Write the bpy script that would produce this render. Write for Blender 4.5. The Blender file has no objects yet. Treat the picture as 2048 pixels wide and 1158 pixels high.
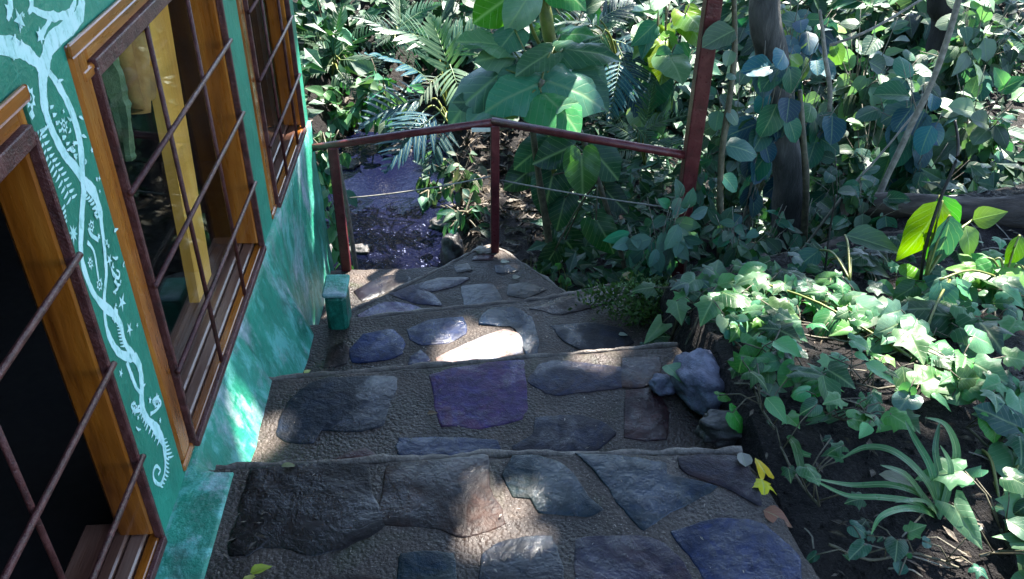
import bpy, bmesh, math, random
from mathutils import Vector, Matrix, noise as mnoise
random.seed(7)
R = math.radians
scene = bpy.context.scene
col = scene.collection

# ------------------------------------------------------------------ camera
FPX, PITCH, YAW, ROLL = 1740.0, R(34.1), R(3.6), R(-0.76)
CAM = Vector((0, 0, 1.5))
fw = Vector((math.sin(YAW)*math.cos(PITCH), math.cos(YAW)*math.cos(PITCH), -math.sin(PITCH)))
rt0 = Vector((math.cos(YAW), -math.sin(YAW), 0)); dn0 = fw.cross(rt0)
rt = rt0*math.cos(ROLL) + dn0*math.sin(ROLL); dn = dn0*math.cos(ROLL) - rt0*math.sin(ROLL)
cam = bpy.data.cameras.new('camera'); cam_o = bpy.data.objects.new('camera', cam); col.objects.link(cam_o)
cam_o.matrix_world = Matrix(((rt.x, -dn.x, -fw.x, CAM.x), (rt.y, -dn.y, -fw.y, CAM.y), (rt.z, -dn.z, -fw.z, CAM.z), (0, 0, 0, 1)))
cam.sensor_fit = 'HORIZONTAL'; cam.sensor_width = 36; cam.lens = 36*FPX/2048
cam.clip_start = .02; cam.clip_end = 800
scene.camera = cam_o

# ------------------------------------------------------------------ sky, sun, exposure
SUN_EL, SUN_AZ = R(54), R(38)              # azimuth measured from +Y towards +X
SUN_DIR = Vector((math.sin(SUN_AZ)*math.cos(SUN_EL), math.cos(SUN_AZ)*math.cos(SUN_EL), math.sin(SUN_EL)))
world = bpy.data.worlds.new('World'); scene.world = world; world.use_nodes = True
wn = world.node_tree.nodes; wl = world.node_tree.links
bg = wn['Background']; sky = wn.new('ShaderNodeTexSky'); sky.sky_type = 'NISHITA'; sky.sun_disc = False
sky.sun_elevation = SUN_EL; sky.sun_rotation = SUN_AZ; sky.altitude = 600; sky.air_density = 1.0; sky.dust_density = .6; sky.ozone_density = 1.0
wl.new(sky.outputs[0], bg.inputs[0]); bg.inputs[1].default_value = .095
sun = bpy.data.lights.new('sun', 'SUN'); sun.energy = 5; sun.angle = R(.53); sun.color = (1, .95, .86)
sun_o = bpy.data.objects.new('sun', sun); col.objects.link(sun_o)
sun_o.rotation_euler = SUN_DIR.to_track_quat('Z', 'Y').to_euler()
vs = scene.view_settings; vs.view_transform = 'Standard'; vs.look = 'None'; vs.exposure = 2.65; vs.gamma = 1.0; vs.use_curve_mapping = False
scene.render.engine = 'CYCLES'
cy = scene.cycles; cy.use_denoising = True; cy.max_bounces = 6; cy.diffuse_bounces = 3; cy.glossy_bounces = 3
cy.transmission_bounces = 4; cy.transparent_max_bounces = 8; cy.sample_clamp_indirect = 6; cy.caustics_reflective = False; cy.caustics_refractive = False

# ------------------------------------------------------------------ photo-to-place helpers (lines of sight met with planes of the place)
def ray(u, v): return (fw + rt*((u-1024)/FPX) + dn*((v-579)/FPX)).normalized()
def on_x(u, v, x): d = ray(u, v); return CAM + d*((x-CAM.x)/d.x)
def on_y(u, v, y): d = ray(u, v); return CAM + d*((y-CAM.y)/d.y)
def on_z(u, v, z): d = ray(u, v); return CAM + d*((z-CAM.z)/d.z)
def sm(a, b, x):
    t = max(0, min(1, (x-a)/(b-a))); return t*t*(3-2*t)
def nz(x, y, z=0.0): return mnoise.noise(Vector((x, y, z)))
def rnd(a, b): return random.uniform(a, b)

# ------------------------------------------------------------------ object helpers
def tag(o, label=None, cat=None, group=None, kind=None):
    if label: o['label'] = label
    if cat: o['category'] = cat
    if group: o['group'] = group
    if kind: o['kind'] = kind
    return o
def empty(name, loc=(0, 0, 0), label=None, cat=None, group=None, kind=None):
    o = bpy.data.objects.new(name, None); o.empty_display_size = .05; col.objects.link(o); o.location = loc
    return tag(o, label, cat, group, kind)
def mdata(name, verts, faces, mat=None, uvs=None, smooth=False):
    m = bpy.data.meshes.new(name); m.from_pydata([tuple(v) for v in verts], [], faces); m.update()
    if uvs:
        ul = m.uv_layers.new(name='UVMap')
        for l in m.loops: ul.data[l.index].uv = uvs[l.vertex_index]
    if smooth: m.polygons.foreach_set('use_smooth', [True]*len(m.polygons))
    if mat: m.materials.append(mat)
    return m
WORLD = {}
def wpos(o):
    p = Vector((0, 0, 0))
    while o is not None: p = p + o.location; o = o.parent
    return p
def link(name, me, parent=None, color=None):
    """links world-space mesh data; a parent's place is taken off so that the piece stays where it is"""
    o = bpy.data.objects.new(name, me); col.objects.link(o)
    if parent is not None:
        o.parent = parent; o.location = -wpos(parent)
    if color: o.color = (*color, 1)
    return o
def put(name, verts, faces, mat, parent=None, uvs=None, smooth=False, color=None):
    return link(name, mdata(name, verts, faces, mat, uvs, smooth), parent, color)
class MB:
    def __init__(s): s.v = []; s.f = []; s.uv = []
    def add(s, verts, faces, uvs=None):
        b = len(s.v); s.v += [Vector(p) for p in verts]; s.f += [[i+b for i in f] for f in faces]
        s.uv += uvs if uvs else [(.5, .5)]*len(verts)
    def box(s, a, b, bev=0.0):
        x0, y0, z0 = a; x1, y1, z1 = b
        if bev <= 0:
            s.add([(x0,y0,z0),(x1,y0,z0),(x1,y1,z0),(x0,y1,z0),(x0,y0,z1),(x1,y0,z1),(x1,y1,z1),(x0,y1,z1)],
                  [(0,3,2,1),(4,5,6,7),(0,1,5,4),(1,2,6,5),(2,3,7,6),(3,0,4,7)])
        else:
            bm = bmesh.new(); bmesh.ops.create_cube(bm, size=1)
            for v in bm.verts: v.co = Vector(((x0+x1)/2 + v.co.x*(x1-x0), (y0+y1)/2 + v.co.y*(y1-y0), (z0+z1)/2 + v.co.z*(z1-z0)))
            bmesh.ops.bevel(bm, geom=bm.edges[:], offset=bev, segments=1, affect='EDGES', profile=.5)
            bm.verts.index_update(); s.add([v.co.copy() for v in bm.verts], [[v.index for v in f.verts] for f in bm.faces]); bm.free()
    def tube(s, pts, rad, n=8, wob=0.0):
        pts = [Vector(p) for p in pts]; rings = []; up = Vector((.13, .31, .94))
        for i, p in enumerate(pts):
            t = (pts[min(i+1, len(pts)-1)] - pts[max(i-1, 0)]).normalized()
            a = t.cross(up)
            if a.length < .05: a = t.cross(Vector((1, 0, 0)))
            a.normalize(); b = t.cross(a)
            r = rad[i] if isinstance(rad, (list, tuple)) else rad
            rings.append([p + (a*math.cos(2*math.pi*k/n) + b*math.sin(2*math.pi*k/n))*r*(1+wob*nz(p.x*9+k*1.7, p.y*9, p.z*9)) for k in range(n)])
        vs_ = [q for r_ in rings for q in r_]; fs = []
        for i in range(len(rings)-1):
            for k in range(n): fs.append((i*n+k, i*n+(k+1) % n, (i+1)*n+(k+1) % n, (i+1)*n+k))
        fs.append(tuple(range(n-1, -1, -1))); m_ = (len(rings)-1)*n; fs.append(tuple(range(m_, m_+n)))
        s.add(vs_, fs, [(k/n, i/max(1, len(rings)-1)) for i in range(len(rings)) for k in range(n)])
    def build(s, name, mat, parent=None, smooth=False, color=None):
        return put(name, s.v, s.f, mat, parent, s.uv, smooth, color)
def spline(pts, n=6):
    pts = [Vector(p) for p in pts]; out = []
    for i in range(len(pts)-1):
        p0, p1, p2, p3 = pts[max(i-1, 0)], pts[i], pts[i+1], pts[min(i+2, len(pts)-1)]
        for k in range(n):
            t = k/n
            out.append(.5*((2*p1) + (p2-p0)*t + (2*p0-5*p1+4*p2-p3)*t*t + (3*p1-p0-3*p2+p3)*t*t*t))
    out.append(pts[-1]); return out
def lerp_list(vals, n):
    out = []
    for i in range(n):
        t = i/(n-1)*(len(vals)-1); k = min(int(t), len(vals)-2); out.append(vals[k] + (vals[k+1]-vals[k])*(t-k))
    return out

# ------------------------------------------------------------------ materials
class NT:
    def __init__(s, name):
        s.m = bpy.data.materials.new(name); s.m.use_nodes = True; s.n = s.m.node_tree.nodes; s.l = s.m.node_tree.links
        s.p = s.n['Principled BSDF']; s.out = s.n['Material Output']
    def node(s, t, **kw):
        nd = s.n.new(t)
        for k, v in kw.items():
            if k in ('operation', 'blend_type', 'data_type', 'noise_dimensions', 'feature', 'distance', 'musgrave_type', 'bands_direction', 'wave_type', 'attribute_name', 'interpolation_type', 'clamp'): setattr(nd, k, v)
        return nd
    def set(s, sock, val):
        if isinstance(val, bpy.types.NodeSocket): s.l.new(val, sock)
        elif isinstance(val, (tuple, list)) and len(val) == 3 and sock.type == 'RGBA': sock.default_value = (*val, 1)
        else: sock.default_value = val
    def coord(s, kind='Object', scale=(1, 1, 1)):
        tc = s.n.new('ShaderNodeTexCoord'); mp = s.n.new('ShaderNodeMapping'); s.l.new(tc.outputs[kind], mp.inputs[0]); mp.inputs['Scale'].default_value = scale
        return mp.outputs[0]
    def geo_pos(s, scale=(1, 1, 1)):
        g = s.n.new('ShaderNodeNewGeometry'); mp = s.n.new('ShaderNodeMapping'); s.l.new(g.outputs['Position'], mp.inputs[0]); mp.inputs['Scale'].default_value = scale
        return mp.outputs[0]
    def noise(s, vec, scale, detail=4, rough=.55, dist=0.0):
        nd = s.n.new('ShaderNodeTexNoise'); s.l.new(vec, nd.inputs['Vector']); nd.inputs['Scale'].default_value = scale
        nd.inputs['Detail'].default_value = detail; nd.inputs['Roughness'].default_value = rough; nd.inputs['Distortion'].default_value = dist
        return nd.outputs['Fac']
    def voro(s, vec, scale, feature='F1'):
        nd = s.n.new('ShaderNodeTexVoronoi'); nd.feature = feature; s.l.new(vec, nd.inputs['Vector']); nd.inputs['Scale'].default_value = scale
        return nd.outputs['Distance'] if feature != 'F1' else nd.outputs['Distance']
    def ramp(s, fac, stops):
        nd = s.n.new('ShaderNodeValToRGB'); s.l.new(fac, nd.inputs[0]); e = nd.color_ramp.elements
        while len(e) < len(stops): e.new(.5)
        for i, (p, c) in enumerate(stops):
            e[i].position = p; e[i].color = (*c, 1) if not isinstance(c, (int, float)) else (c, c, c, 1)
        return nd.outputs[0]
    def mix(s, fac, a, b, mode='MIX'):
        nd = s.n.new('ShaderNodeMix'); nd.data_type = 'RGBA'; nd.blend_type = mode
        s.set(nd.inputs[0], fac); s.set(nd.inputs[6], a); s.set(nd.inputs[7], b); return nd.outputs[2]
    def math(s, op, a, b=0.0, c=0.0):
        nd = s.n.new('ShaderNodeMath'); nd.operation = op; s.set(nd.inputs[0], a); s.set(nd.inputs[1], b)
        if op == 'MULTIPLY_ADD': s.set(nd.inputs[2], c)
        return nd.outputs[0]
    def bump(s, h, strength=.3, dist=.01, normal=None):
        nd = s.n.new('ShaderNodeBump'); s.l.new(h, nd.inputs['Height']); nd.inputs['Strength'].default_value = strength; nd.inputs['Distance'].default_value = dist
        if normal: s.l.new(normal, nd.inputs['Normal'])
        return nd.outputs[0]
    def fin(s, color=None, rough=None, bump=None, **kw):
        if color is not None: s.set(s.p.inputs['Base Color'], color)
        if rough is not None: s.set(s.p.inputs['Roughness'], rough)
        if bump is not None: s.l.new(bump, s.p.inputs['Normal'])
        for k, v in kw.items(): s.set(s.p.inputs[k.replace('_', ' ')], v)
        return s.m

def mat_leaf(name, rough=.36, trans=.3, vein=.5, island=False, spots=.35):
    t = NT(name)
    oi = t.n.new('ShaderNodeObjectInfo'); tc = t.n.new('ShaderNodeTexCoord')
    sep = t.n.new('ShaderNodeSeparateXYZ'); t.l.new(tc.outputs['UV'], sep.inputs[0])
    u = t.math('ABSOLUTE', t.math('SUBTRACT', sep.outputs[0], .5))
    mid = t.math('SUBTRACT', 1.0, t.math('SMOOTH_MIN', t.math('MULTIPLY', u, 26.0), 1.0, .3))
    w = t.math('ABSOLUTE', t.math('SINE', t.math('MULTIPLY', t.math('SUBTRACT', sep.outputs[1], t.math('MULTIPLY', u, .8)), 21.0)))
    side = t.math('SUBTRACT', 1.0, t.math('MINIMUM', t.math('MULTIPLY', w, 5.0), 1.0))
    v = t.math('MAXIMUM', t.math('MAXIMUM', mid, 0.0), t.math('MULTIPLY', side, .6))
    if island:
        g = t.n.new('ShaderNodeNewGeometry'); rv = g.outputs['Random Per Island']
    else: rv = oi.outputs['Random']
    hsv = t.n.new('ShaderNodeHueSaturation'); t.l.new(oi.outputs['Color'], hsv.inputs['Color'])
    t.l.new(t.math('MULTIPLY_ADD', rv, .05, .475), hsv.inputs['Hue'])
    r2 = t.math('FRACT', t.math('MULTIPLY', rv, 7.31)); t.l.new(t.math('MULTIPLY_ADD', r2, .7, .65), hsv.inputs['Value'])
    r3 = t.math('FRACT', t.math('MULTIPLY', rv, 13.7)); t.l.new(t.math('MULTIPLY_ADD', r3, .35, .8), hsv.inputs['Saturation'])
    base = hsv.outputs[0]
    nn = t.noise(t.geo_pos(), 38, 4, .6)
    base = t.mix(t.ramp(nn, [(.35, 0.0), (.75, .45)]), base, t.mix(1.0, base, (.78, .95, .68), 'MULTIPLY'))
    sp = t.ramp(t.noise(t.geo_pos(), 95, 2, .5), [(.70, 0.0), (.74, spots)])
    base = t.mix(sp, base, (.07, .045, .018))
    c = t.mix(t.math('MULTIPLY', v, vein), base, t.mix(.55, base, (.35, .45, .22)))
    hgt = t.math('MULTIPLY_ADD', v, -.7, t.math('MULTIPLY', nn, .5))
    b = t.bump(hgt, .35, .004)
    t.fin(c, t.ramp(nn, [(.3, rough-.08), (.7, rough+.14)]), b, IOR=1.45)
    tr = t.n.new('ShaderNodeBsdfTranslucent'); t.l.new(t.mix(1.0, c, (1.25, 1.7, .7), 'MULTIPLY'), tr.inputs[0]); t.l.new(b, tr.inputs['Normal'])
    mx = t.n.new('ShaderNodeMixShader'); mx.inputs[0].default_value = trans
    t.l.new(t.p.outputs[0], mx.inputs[1]); t.l.new(tr.outputs[0], mx.inputs[2]); t.l.new(mx.outputs[0], t.out.inputs[0])
    return t.m
M = {}
M['leaf'] = mat_leaf('leaf', .40, .3, .8)
M['leaf_gloss'] = mat_leaf('leaf_gloss', .30, .3, .9)
M['leaf_matt'] = mat_leaf('leaf_matt', .5, .3, .3)
M['leaf_canopy'] = mat_leaf('leaf_canopy', .4, .22, .3, True)

def mk_stone():
    t = NT('wet_stone'); oi = t.n.new('ShaderNodeObjectInfo'); pos = t.geo_pos()
    n1 = t.noise(pos, 6, 6, .65, .8); n2 = t.noise(pos, 30, 6, .68, .3); n3 = t.noise(pos, 150, 3, .6); n5 = t.noise(t.geo_pos((1, 1, 1)), 11, 5, .7, 1.2); wet = t.noise(pos, 3.4, 5, .62, .7)
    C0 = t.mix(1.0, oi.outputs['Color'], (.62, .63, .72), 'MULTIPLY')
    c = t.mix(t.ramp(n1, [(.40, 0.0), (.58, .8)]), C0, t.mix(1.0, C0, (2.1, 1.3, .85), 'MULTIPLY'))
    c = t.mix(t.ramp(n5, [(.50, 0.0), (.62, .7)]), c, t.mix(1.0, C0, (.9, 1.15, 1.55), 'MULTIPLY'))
    c = t.mix(t.ramp(n2, [(.44, 0.0), (.62, .8)]), c, t.mix(1.0, c, (.35, .38, .45), 'MULTIPLY'))
    c = t.mix(t.ramp(t.noise(pos, 19, 6, .75, 1.0), [(.60, 0.0), (.66, .5)]), c, t.mix(1.0, C0, (2.6, 2.4, 2.3), 'MULTIPLY'))
    c = t.mix(t.ramp(n3, [(.66, 0.0), (.72, .3)]), c, (.12, .11, .10))
    r = t.math('ADD', t.ramp(wet, [(.42, .06), (.56, .36)]), t.math('MULTIPLY', n2, .12))
    h = t.math('ADD', t.math('MULTIPLY', n1, .8), t.math('MULTIPLY_ADD', n2, .6, t.math('MULTIPLY', n3, .12)))
    return t.fin(c, r, t.bump(h, .5, .018), Specular_IOR_Level=t.math('MULTIPLY_ADD', t.ramp(wet, [(.42, 1.0), (.56, 0.0)]), .36, .15))
M['stone'] = mk_stone()
def mk_mortar():
    t = NT('gritty_mortar'); pos = t.geo_pos()
    n1 = t.noise(pos, 5, 4, .6); n2 = t.noise(pos, 60, 5, .7); g = t.voro(pos, 105); n4 = t.noise(pos, 170, 2, .6)
    c = t.ramp(n1, [(.3, (.020, .014, .011)), (.5, (.050, .036, .029)), (.72, (.110, .080, .062))])
    c = t.mix(t.ramp(n4, [(.42, 0.0), (.66, .6)]), c, t.mix(1.0, c, (.5, .48, .47), 'MULTIPLY'))
    c = t.mix(t.ramp(t.noise(pos, 230, 1, .5), [(.64, 0.0), (.71, .55)]), c, (.30, .26, .22))
    c = t.mix(t.ramp(t.noise(pos, 2.3, 5, .7, .5), [(.45, .0), (.6, .75)]), c, t.mix(1.0, c, (.38, .34, .34), 'MULTIPLY'))
    moss = t.ramp(t.noise(pos, 3.2, 4, .7, .6), [(.57, 0.0), (.72, .6)])
    c = t.mix(moss, c, (.035, .045, .015))
    h = t.math('ADD', t.math('MULTIPLY', n2, .7), t.math('MULTIPLY_ADD', g, -.5, t.math('MULTIPLY', n4, .4)))
    return t.fin(c, t.ramp(t.noise(pos, 2.3, 5, .7, .5), [(.45, .6), (.6, .25)]), t.bump(h, .6, .011), Specular_IOR_Level=.3)
M['mortar'] = mk_mortar()
def mk_lip():
    t = NT('pale_mortar_lip'); pos = t.geo_pos(); n1 = t.noise(pos, 14, 5, .7); n4 = t.noise(pos, 150, 3, .6)
    c = t.ramp(n1, [(.35, (.05, .037, .029)), (.5, (.12, .094, .074)), (.7, (.22, .18, .145))])
    c = t.mix(t.ramp(n4, [(.45, 0.0), (.65, .7)]), c, t.mix(1.0, c, (.4, .38, .37), 'MULTIPLY'))
    return t.fin(c, .5, t.bump(t.math('ADD', n1, t.math('MULTIPLY', n4, .5)), .7, .01))
M['lip'] = mk_lip()
def mk_soil():
    t = NT('dark_soil'); pos = t.geo_pos()
    n1 = t.noise(pos, 4, 5, .65); n2 = t.noise(pos, 45, 6, .7); n3 = t.noise(pos, 170, 3, .6)
    c = t.ramp(n1, [(.3, (.005, .004, .005)), (.55, (.013, .010, .0095)), (.8, (.03, .021, .016))])
    c = t.mix(t.ramp(n3, [(.63, 0.0), (.7, .7)]), c, (.10, .085, .075))
    h = t.math('ADD', n2, t.math('MULTIPLY_ADD', n3, .35, t.math('MULTIPLY', n1, .8)))
    return t.fin(c, t.ramp(n2, [(.35, .32), (.6, .8)]), t.bump(h, 1.0, .03), Specular_IOR_Level=.22)
M['soil'] = mk_soil()
def mk_wall():
    t = NT('teal_paint'); pos = t.geo_pos()
    n1 = t.noise(pos, 3.5, 4, .6); n2 = t.noise(pos, 40, 5, .65)
    c = t.ramp(n1, [(.3, (.016, .17, .105)), (.55, (.022, .245, .155)), (.8, (.04, .30, .20))])
    c = t.mix(t.ramp(n2, [(.62, 0.0), (.72, .3)]), c, (.10, .45, .36))
    st = t.noise(t.geo_pos((1, 1, .2)), 9, 5, .65, .4)
    c = t.mix(t.ramp(st, [(.52, 0.0), (.75, .6)]), c, t.mix(1.0, c, (.55, .62, .6), 'MULTIPLY'))
    return t.fin(c, t.ramp(st, [(.3, .4), (.7, .6)]), t.bump(t.math('MULTIPLY_ADD', n1, 1.5, n2), .5, .008))
M['wall'] = mk_wall()
def mk_plinth():
    t = NT('weathered_teal_plaster'); pos = t.geo_pos(); st = t.geo_pos((1, 1, .33))
    n1 = t.noise(st, 8, 5, .62, .5); n2 = t.noise(pos, 45, 5, .65); n3 = t.noise(st, 5.2, 4, .6, .9); n4 = t.noise(st, 15, 4, .6, .4)
    c = t.ramp(n1, [(.3, (.010, .13, .08)), (.5, (.016, .225, .14)), (.7, (.028, .30, .195))])
    c = t.mix(t.ramp(t.noise(t.geo_pos((1, 1, .5)), 13, 6, .7, .3), [(.50, 0.0), (.62, .75)]), c, (.13, .44, .37))
    c = t.mix(t.ramp(t.noise(t.geo_pos((1, .8, .45)), 4.5, 7, .72, .2), [(.51, 0.0), (.64, .9)]), c, t.ramp(n2, [(.35, (.24, .31, .32)), (.65, (.46, .50, .54))]))
    c = t.mix(t.ramp(t.noise(pos, 7, 6, .7), [(.56, 0.0), (.72, .55)]), c, (.05, .085, .075))
    sep = t.n.new('ShaderNodeSeparateXYZ'); t.l.new(pos, sep.inputs[0])
    return t.fin(c, t.ramp(n1, [(.3, .35), (.7, .6)]), t.bump(t.math('MULTIPLY_ADD', n1, 1.5, n2), .5, .012))
M['plinth'] = mk_plinth()
def mk_simple(name, cols, scale, rough, bstr=.2, stretch=(1, 1, 1), detail=5, spec=None, **kw):
    t = NT(name); pos = t.geo_pos(stretch); n = t.noise(pos, scale, detail, .6, .3); n2 = t.noise(pos, scale*6, 4, .6)
    k = len(cols); c = t.ramp(n, [(.28 + .45*i/(k-1), cols[i]) for i in range(k)])
    return t.fin(c, t.ramp(n2, [(.3, max(.03, rough-.1)), (.7, rough+.12)]), t.bump(t.math('ADD', n, t.math('MULTIPLY', n2, .6)), bstr, .008), **kw)
def mk_mural():
    t = NT('mural_paint'); pos = t.geo_pos(); n1 = t.noise(pos, 26, 5, .65); n2 = t.noise(t.geo_pos((1, 1.6, .5)), 75, 4, .7)
    c = t.ramp(n1, [(.3, (.36, .68, .61)), (.5, (.56, .85, .80)), (.7, (.64, .88, .85))])
    c = t.mix(t.ramp(n2, [(.54, 0.0), (.68, .6)]), c, (.06, .34, .24))
    return t.fin(c, .55, t.bump(n2, .3, .004))
M['mural'] = mk_mural()
M['wood'] = mk_simple('varnished_wood', [(.09, .021, .003), (.30, .088, .009), (.48, .18, .025)], 16, .3, .3, (1, 1, .12), Coat_Weight=.6, Coat_Roughness=.1)
M['wood_h'] = mk_simple('varnished_wood_level', [(.09, .021, .003), (.30, .088, .009), (.48, .18, .025)], 16, .3, .3, (1, .12, 1), Coat_Weight=.6, Coat_Roughness=.1)
M['sill'] = mk_simple('worn_sill_wood', [(.07, .026, .016), (.14, .065, .042), (.24, .15, .11)], 18, .34, .3, (1, .07, 1), Coat_Weight=.4, Coat_Roughness=.2)
M['iron'] = mk_simple('red_oxide_iron', [(.030, .008, .007), (.075, .019, .017), (.13, .045, .04)], 36, .45, .6)
M['rail'] = mk_simple('red_brown_paint', [(.055, .010, .011), (.10, .016, .018), (.15, .036, .036)], 22, .34, .3)
M['yellow_wood'] = mk_simple('pale_yellow_timber', [(.60, .27, .04), (.84, .44, .075), (.90, .54, .12)], 9, .5, .3, (1, 1, .15))
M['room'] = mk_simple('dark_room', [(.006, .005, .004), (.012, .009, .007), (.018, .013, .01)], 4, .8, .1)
M['roof'] = mk_simple('clay_roof', [(.15, .06, .03), (.2, .08, .04), (.26, .11, .06)], 6, .7, .3)
M['bark'] = mk_simple('grey_bark', [(.020, .019, .016), (.046, .044, .038), (.085, .08, .07)], 22, .75, .9, (1, 1, .3))
M['bark_dark'] = mk_simple('dark_bark', [(.012, .010, .009), (.025, .02, .017), (.05, .042, .035)], 18, .8, .9, (1, 1, .3))
M['stem'] = mk_simple('green_brown_stem', [(.05, .045, .025), (.10, .085, .05), (.17, .15, .09)], 40, .55, .5)
M['green_stem'] = mk_simple('green_stem', [(.07, .10, .02), (.14, .16, .03), (.22, .2, .05)], 18, .4, .2)
M['twig'] = mk_simple('pale_twig', [(.10, .085, .06), (.2, .175, .13), (.32, .29, .23)], 40, .6, .4)
M['black_twig'] = mk_simple('dark_twig', [(.008, .007, .007), (.016, .013, .012), (.03, .024, .02)], 40, .5, .4)
M['log'] = mk_simple('rotten_log_wood', [(.012, .008, .005), (.04, .027, .018), (.09, .066, .045)], 16, .7, 1.0, (.2, 1, 1))
M['rock_lilac'] = mk_simple('lilac_grey_rock', [(.05, .05, .07), (.13, .13, .18), (.23, .23, .30)], 28, .7, 1.0)
M['rock_dark'] = mk_simple('dark_rock', [(.018, .016, .016), (.045, .04, .038), (.09, .08, .075)], 14, .5, .9)
M['rock_tan'] = mk_simple('pale_rock', [(.16, .13, .10), (.3, .25, .2), (.42, .37, .31)], 14, .6, .8)
M['green_box'] = mk_simple('green_block_paint', [(.003, .055, .032), (.007, .11, .066), (.02, .22, .14)], 24, .35, .8)
M['rope'] = mk_simple('pale_wire', [(.14, .12, .1), (.26, .24, .2), (.35, .33, .28)], 60, .5, .2)
M['tag'] = mk_simple('white_tape', [(.5, .55, .45), (.6, .65, .55), (.7, .75, .65)], 40, .5, .1)
M['cloth'] = mk_simple('amber_cloth', [(.22, .10, .02), (.40, .21, .05), (.52, .32, .10)], 9, .8, .4)
M['cactus'] = mk_simple('cactus_skin', [(.05, .10, .04), (.11, .18, .08), (.18, .25, .13)], 30, .6, .5)
M["dry"] = mat_leaf('dry_leaf', .55, .15, .4, False, .5)
M['litter'] = mk_simple('leaf_litter', [(.02, .013, .008), (.07, .05, .032), (.22, .18, .13)], 60, .6, .4)
M['moss'] = mat_leaf('moss_leaf', .6, .3, .1, True, 0)
def mk_water():
    t = NT('stream_water'); pos = t.geo_pos()
    sep = t.n.new('ShaderNodeSeparateXYZ'); t.l.new(pos, sep.inputs[0])
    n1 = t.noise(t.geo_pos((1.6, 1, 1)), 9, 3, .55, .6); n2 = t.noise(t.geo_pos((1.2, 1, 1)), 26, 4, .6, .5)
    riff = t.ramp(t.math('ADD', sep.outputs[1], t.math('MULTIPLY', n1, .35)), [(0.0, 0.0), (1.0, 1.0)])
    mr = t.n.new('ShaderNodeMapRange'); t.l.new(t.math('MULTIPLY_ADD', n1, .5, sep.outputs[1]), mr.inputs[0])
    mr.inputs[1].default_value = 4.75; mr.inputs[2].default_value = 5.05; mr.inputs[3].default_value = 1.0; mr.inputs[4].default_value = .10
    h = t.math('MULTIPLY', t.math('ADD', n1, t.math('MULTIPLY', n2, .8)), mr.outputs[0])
    foam_glint = t.math('MULTIPLY', t.ramp(t.noise(t.geo_pos((1.5, 1, 1)), 42, 4, .7, 1.0), [(.60, 0.0), (.66, 1.0)]), t.math('MULTIPLY', mr.outputs[0], t.ramp(n1, [(.45, 0.0), (.58, .9)])))  # foam spots that also paint the water's glints into its colour
    cw = t.mix(foam_glint, (.004, .005, .018), (.30, .33, .50))
    return t.fin(cw, t.math('MULTIPLY_ADD', foam_glint, .4, .03), t.bump(h, 1.0, .06), IOR=1.33, Specular_IOR_Level=.42)
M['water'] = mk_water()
def mk_glass():
    t = NT('window_glass'); lw = t.n.new('ShaderNodeLayerWeight'); lw.inputs[0].default_value = .5
    fac = t.math('MULTIPLY_ADD', t.math('POWER', lw.outputs['Facing'], 3.0), .20, .02)
    tr = t.n.new('ShaderNodeBsdfTransparent'); tr.inputs[0].default_value = (.97, .98, .97, 1)
    gl = t.n.new('ShaderNodeBsdfGlossy'); gl.inputs['Roughness'].default_value = .02; gl.inputs[0].default_value = (.9, .95, .9, 1)
    mx = t.n.new('ShaderNodeMixShader'); t.l.new(fac, mx.inputs[0])
    t.l.new(tr.outputs[0], mx.inputs[1]); t.l.new(gl.outputs[0], mx.inputs[2]); t.l.new(mx.outputs[0], t.out.inputs[0]); return t.m
M['glass'] = mk_glass()

# ================================================================== SETTING
STREAM_Z = -1.12
def xc(y): return -.50 - .06*(y-4.6) + .08*math.sin(y*1.3)
def ground_h(x, y):
    n = nz(x*1.3, y*1.3)*.06 + nz(x*4.1, y*4.1, 3)*.028 + nz(x*11, y*11, 5)*.012 + nz(x*29, y*29, 9)*.006
    plat = -.035 - .10*sm(1.5, 2.6, y) + .04*sm(1.4, 3.5, x) + n
    edge = 2.48 + .42*max(0, x-.75)
    low = -1.02 + .10*sm(.3, 3, x) + n*1.6
    h = plat + (low-plat)*sm(edge-.05, edge+.5, y)
    if x < .72 and y < 3.1: h = h + (-.75-h)*sm(.72, .60, x)*sm(3.1, 2.9, y)
    if x < .35: h = h + ((-.95+n)-h)*sm(.35, .0, x)*sm(2.9, 3.2, y)
    d = abs(x-xc(y))
    if y > 3.2: h = h + ((-1.30+n)-h)*sm(.62, .30, d)*sm(3.3, 3.6, y)*sm(7.2, 6.4, y)
    if x < -1.1: h = h + ((-.5+n)-h)*sm(-1.1, -1.7, x)*sm(3.8, 4.6, y)
    hill = 0.0
    if y > 5.2: hill = .30*(min(y, 9)-5.2)
    hill2 = .10*max(0, min(x, 9)-3.2)
    return h + hill*.75 + hill2
def axis(bands):
    out = []
    for a, b, s in bands:
        k = max(1, int(round((b-a)/s))); out += [a + (b-a)*i/k for i in range(k)]
    return out + [bands[-1][1]]
xs = axis([(-250, -30, 55), (-30, -6, 4), (-6, -1.6, .35), (-1.6, .55, .08), (.55, 2.6, .035), (2.6, 6, .12), (6, 30, 3), (30, 250, 55)])
ys = axis([(-250, -30, 55), (-30, -2, 4), (-2, .8, .3), (.8, 3.4, .035), (3.4, 8.5, .09), (8.5, 30, 2.5), (30, 250, 55)])
gv = [(x, y, ground_h(x, y)) for y in ys for x in xs]; nx_ = len(xs)
gf = [(j*nx_+i, j*nx_+i+1, (j+1)*nx_+i+1, (j+1)*nx_+i) for j in range(len(ys)-1) for i in range(nx_-1)]
tag(put('ground', gv, gf, M['soil'], smooth=True), 'dark damp soil bank and forest floor beside the steps', None, kind='structure')
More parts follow.
